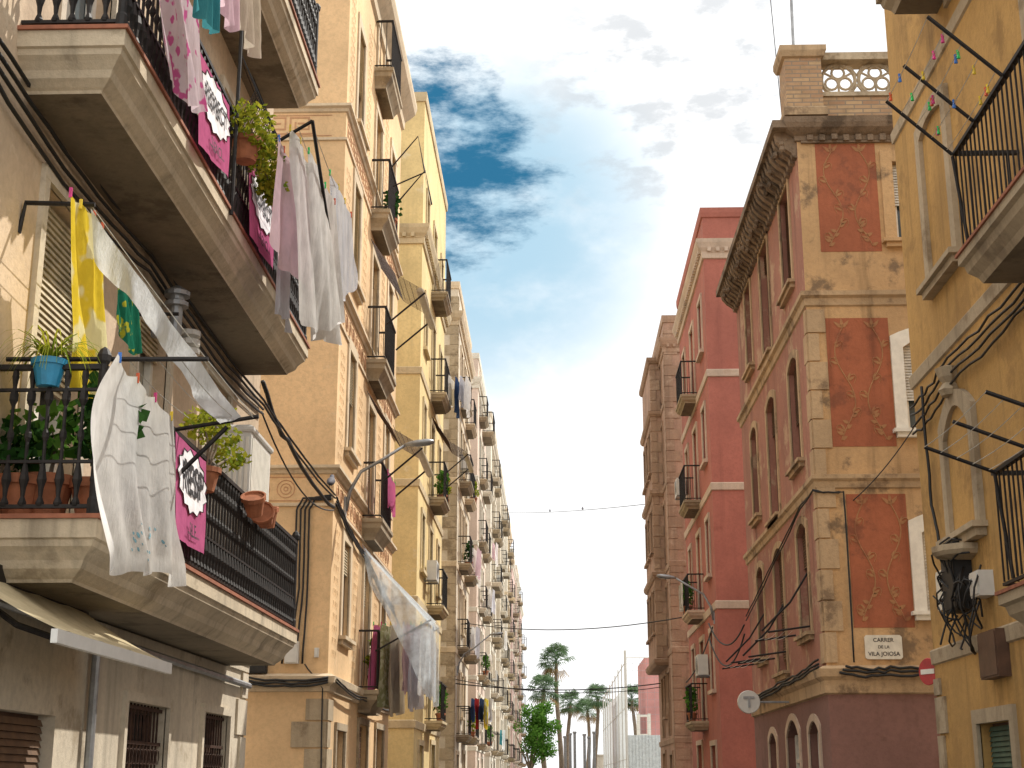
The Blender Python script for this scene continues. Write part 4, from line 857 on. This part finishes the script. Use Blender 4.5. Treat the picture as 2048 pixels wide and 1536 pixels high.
b=empty("pink_building",(12,125,0),"pink rendered low building behind the court fence","building")
mb=MB(); ops=[(9+3*i,10.2+3*i,z,z+1.6) for i in range(3) for z in (1.5,4.8,8)]
wall(mb,FF(120),7.4,18,0,11.3,ops); mb.quad((7.4,120,0),(7.4,130,0),(7.4,130,11.3),(7.4,120,11.3)); mb.quad((7.4,120,11.3),(18,120,11.3),(18,130,11.3),(7.4,130,11.3)); fin(mb,"wall",'pinkw',b)
for q in ops: window(b,FF(120),*q,near=False,trim='white')
e=empty("white_tower_frame",(6.6,112,0),"white steel frame tower beside the court","structure")
mb=MB()
for x in (6.3,7.1):
    for y in (111,112): mb.box(I,x-.1,x+.1,y-.1,y+.1,0,6.4)
for z in (2,3.4,4.8,6.2): mb.box(I,6.4,7.0,110.92,111.05,z,z+.12); mb.box(I,6.4,7.0,111.95,112.08,z,z+.12)
fin(mb,"frame",'white',e)
for x in (1.35,1.75,2.6,3.0,3.45,.9): 
    mb=MB(); h=random.uniform(5.0,5.8); mb.lathe((x,130,0),[(.22,0),(.22,.3),(.13,.35),(.12,h-.2),(.17,h-.15),(.17,h)],10); fin(mb,"column",'steel',None,"slim pale concrete column standing on plaza","column","columns on the plaza")

# ============================================================ light, sky, camera
EL=math.radians(50); AZ=math.radians(52)
S=Vector((math.sin(AZ)*math.cos(EL),math.cos(AZ)*math.cos(EL),math.sin(EL)))
sl=bpy.data.lights.new("sun",'SUN'); sl.energy=5.0; sl.angle=math.radians(.5); sl.color=(1,.95,.86)
so=bpy.data.objects.new("sun",sl); so.rotation_euler=S.to_track_quat('Z','Y').to_euler(); so.location=(0,0,40); COL.objects.link(so)
w=bpy.data.worlds.new("World"); SC.world=w; w.use_nodes=True; nt=w.node_tree; bg=nt.nodes["Background"]
sky=N(nt,"ShaderNodeTexSky"); sky.sky_type='NISHITA'; sky.sun_disc=False; sky.sun_elevation=EL; sky.sun_rotation=AZ
tc=N(nt,"ShaderNodeTexCoord").outputs["Generated"]
def dot(v):
    n=N(nt,"ShaderNodeVectorMath",operation='DOT_PRODUCT'); nt.links.new(tc,n.inputs[0]); n.inputs[1].default_value=Vector(v).normalized(); return n.outputs["Value"]
def mth(op,a,b_):
    n=N(nt,"ShaderNodeMath",operation=op)
    for i,x in enumerate((a,b_)):
        if isinstance(x,(int,float)): n.inputs[i].default_value=x
        else: nt.links.new(x,n.inputs[i])
    return n.outputs[0]
cs=lambda d:math.cos(math.radians(d))
c_n=noise(nt,vmap(nt,tc,(1,1,2.2)),7,7,.62)
base=mixc(nt,ramp(nt,c_n,.32,.48),sky.outputs[0],(16.5,16.2,15.7))
base=mixc(nt,ramp(nt,dot((0,1,.4)),.70,.90),base,(12.2,12.2,12.2))
veil=mth('MULTIPLY',ramp(nt,dot((-.05,.937,.37)),cs(9),cs(1.5),0,.95),ramp(nt,noise(nt,vmap(nt,tc,(1,1,1.6)),6,6,.6),.74,.38))
base=mixc(nt,veil,base,(4.6,7.1,8.8))
gap=ramp(nt,dot((-.088,.912,.408)),cs(7.4),cs(2.0))
gn=noise(nt,vmap(nt,tc,(1.0,1.0,2.6)),17,10,.66)
gap2=ramp(nt,mth('ADD',gap,mth('MULTIPLY',gn,-2.2)),-.5,.12)
base=mixc(nt,gap2,base,(.35,1.9,3.5))
gr=mth('MULTIPLY',ramp(nt,dot((.085,.886,.455)),cs(7),cs(2)),ramp(nt,noise(nt,vmap(nt,tc,(1,1,2.2)),22,9,.6),.48,.64))
base=mixc(nt,mth('MULTIPLY',gr,.6),base,(5.8,6.2,6.6))
nt.links.new(base,bg.inputs[0]); bg.inputs[1].default_value=.1
cam=bpy.data.cameras.new("camera"); cam.sensor_width=36; cam.lens=2880/2048*36; cam.clip_end=3000; cam.clip_start=.1
co=bpy.data.objects.new("camera",cam); co.location=(0,0,1.6); th=math.atan(792/2880)
co.rotation_euler=(math.pi/2+th,0,math.radians(1.65)); COL.objects.link(co); SC.camera=co
SC.view_settings.view_transform='Standard'; SC.view_settings.look='None'; SC.view_settings.exposure=0
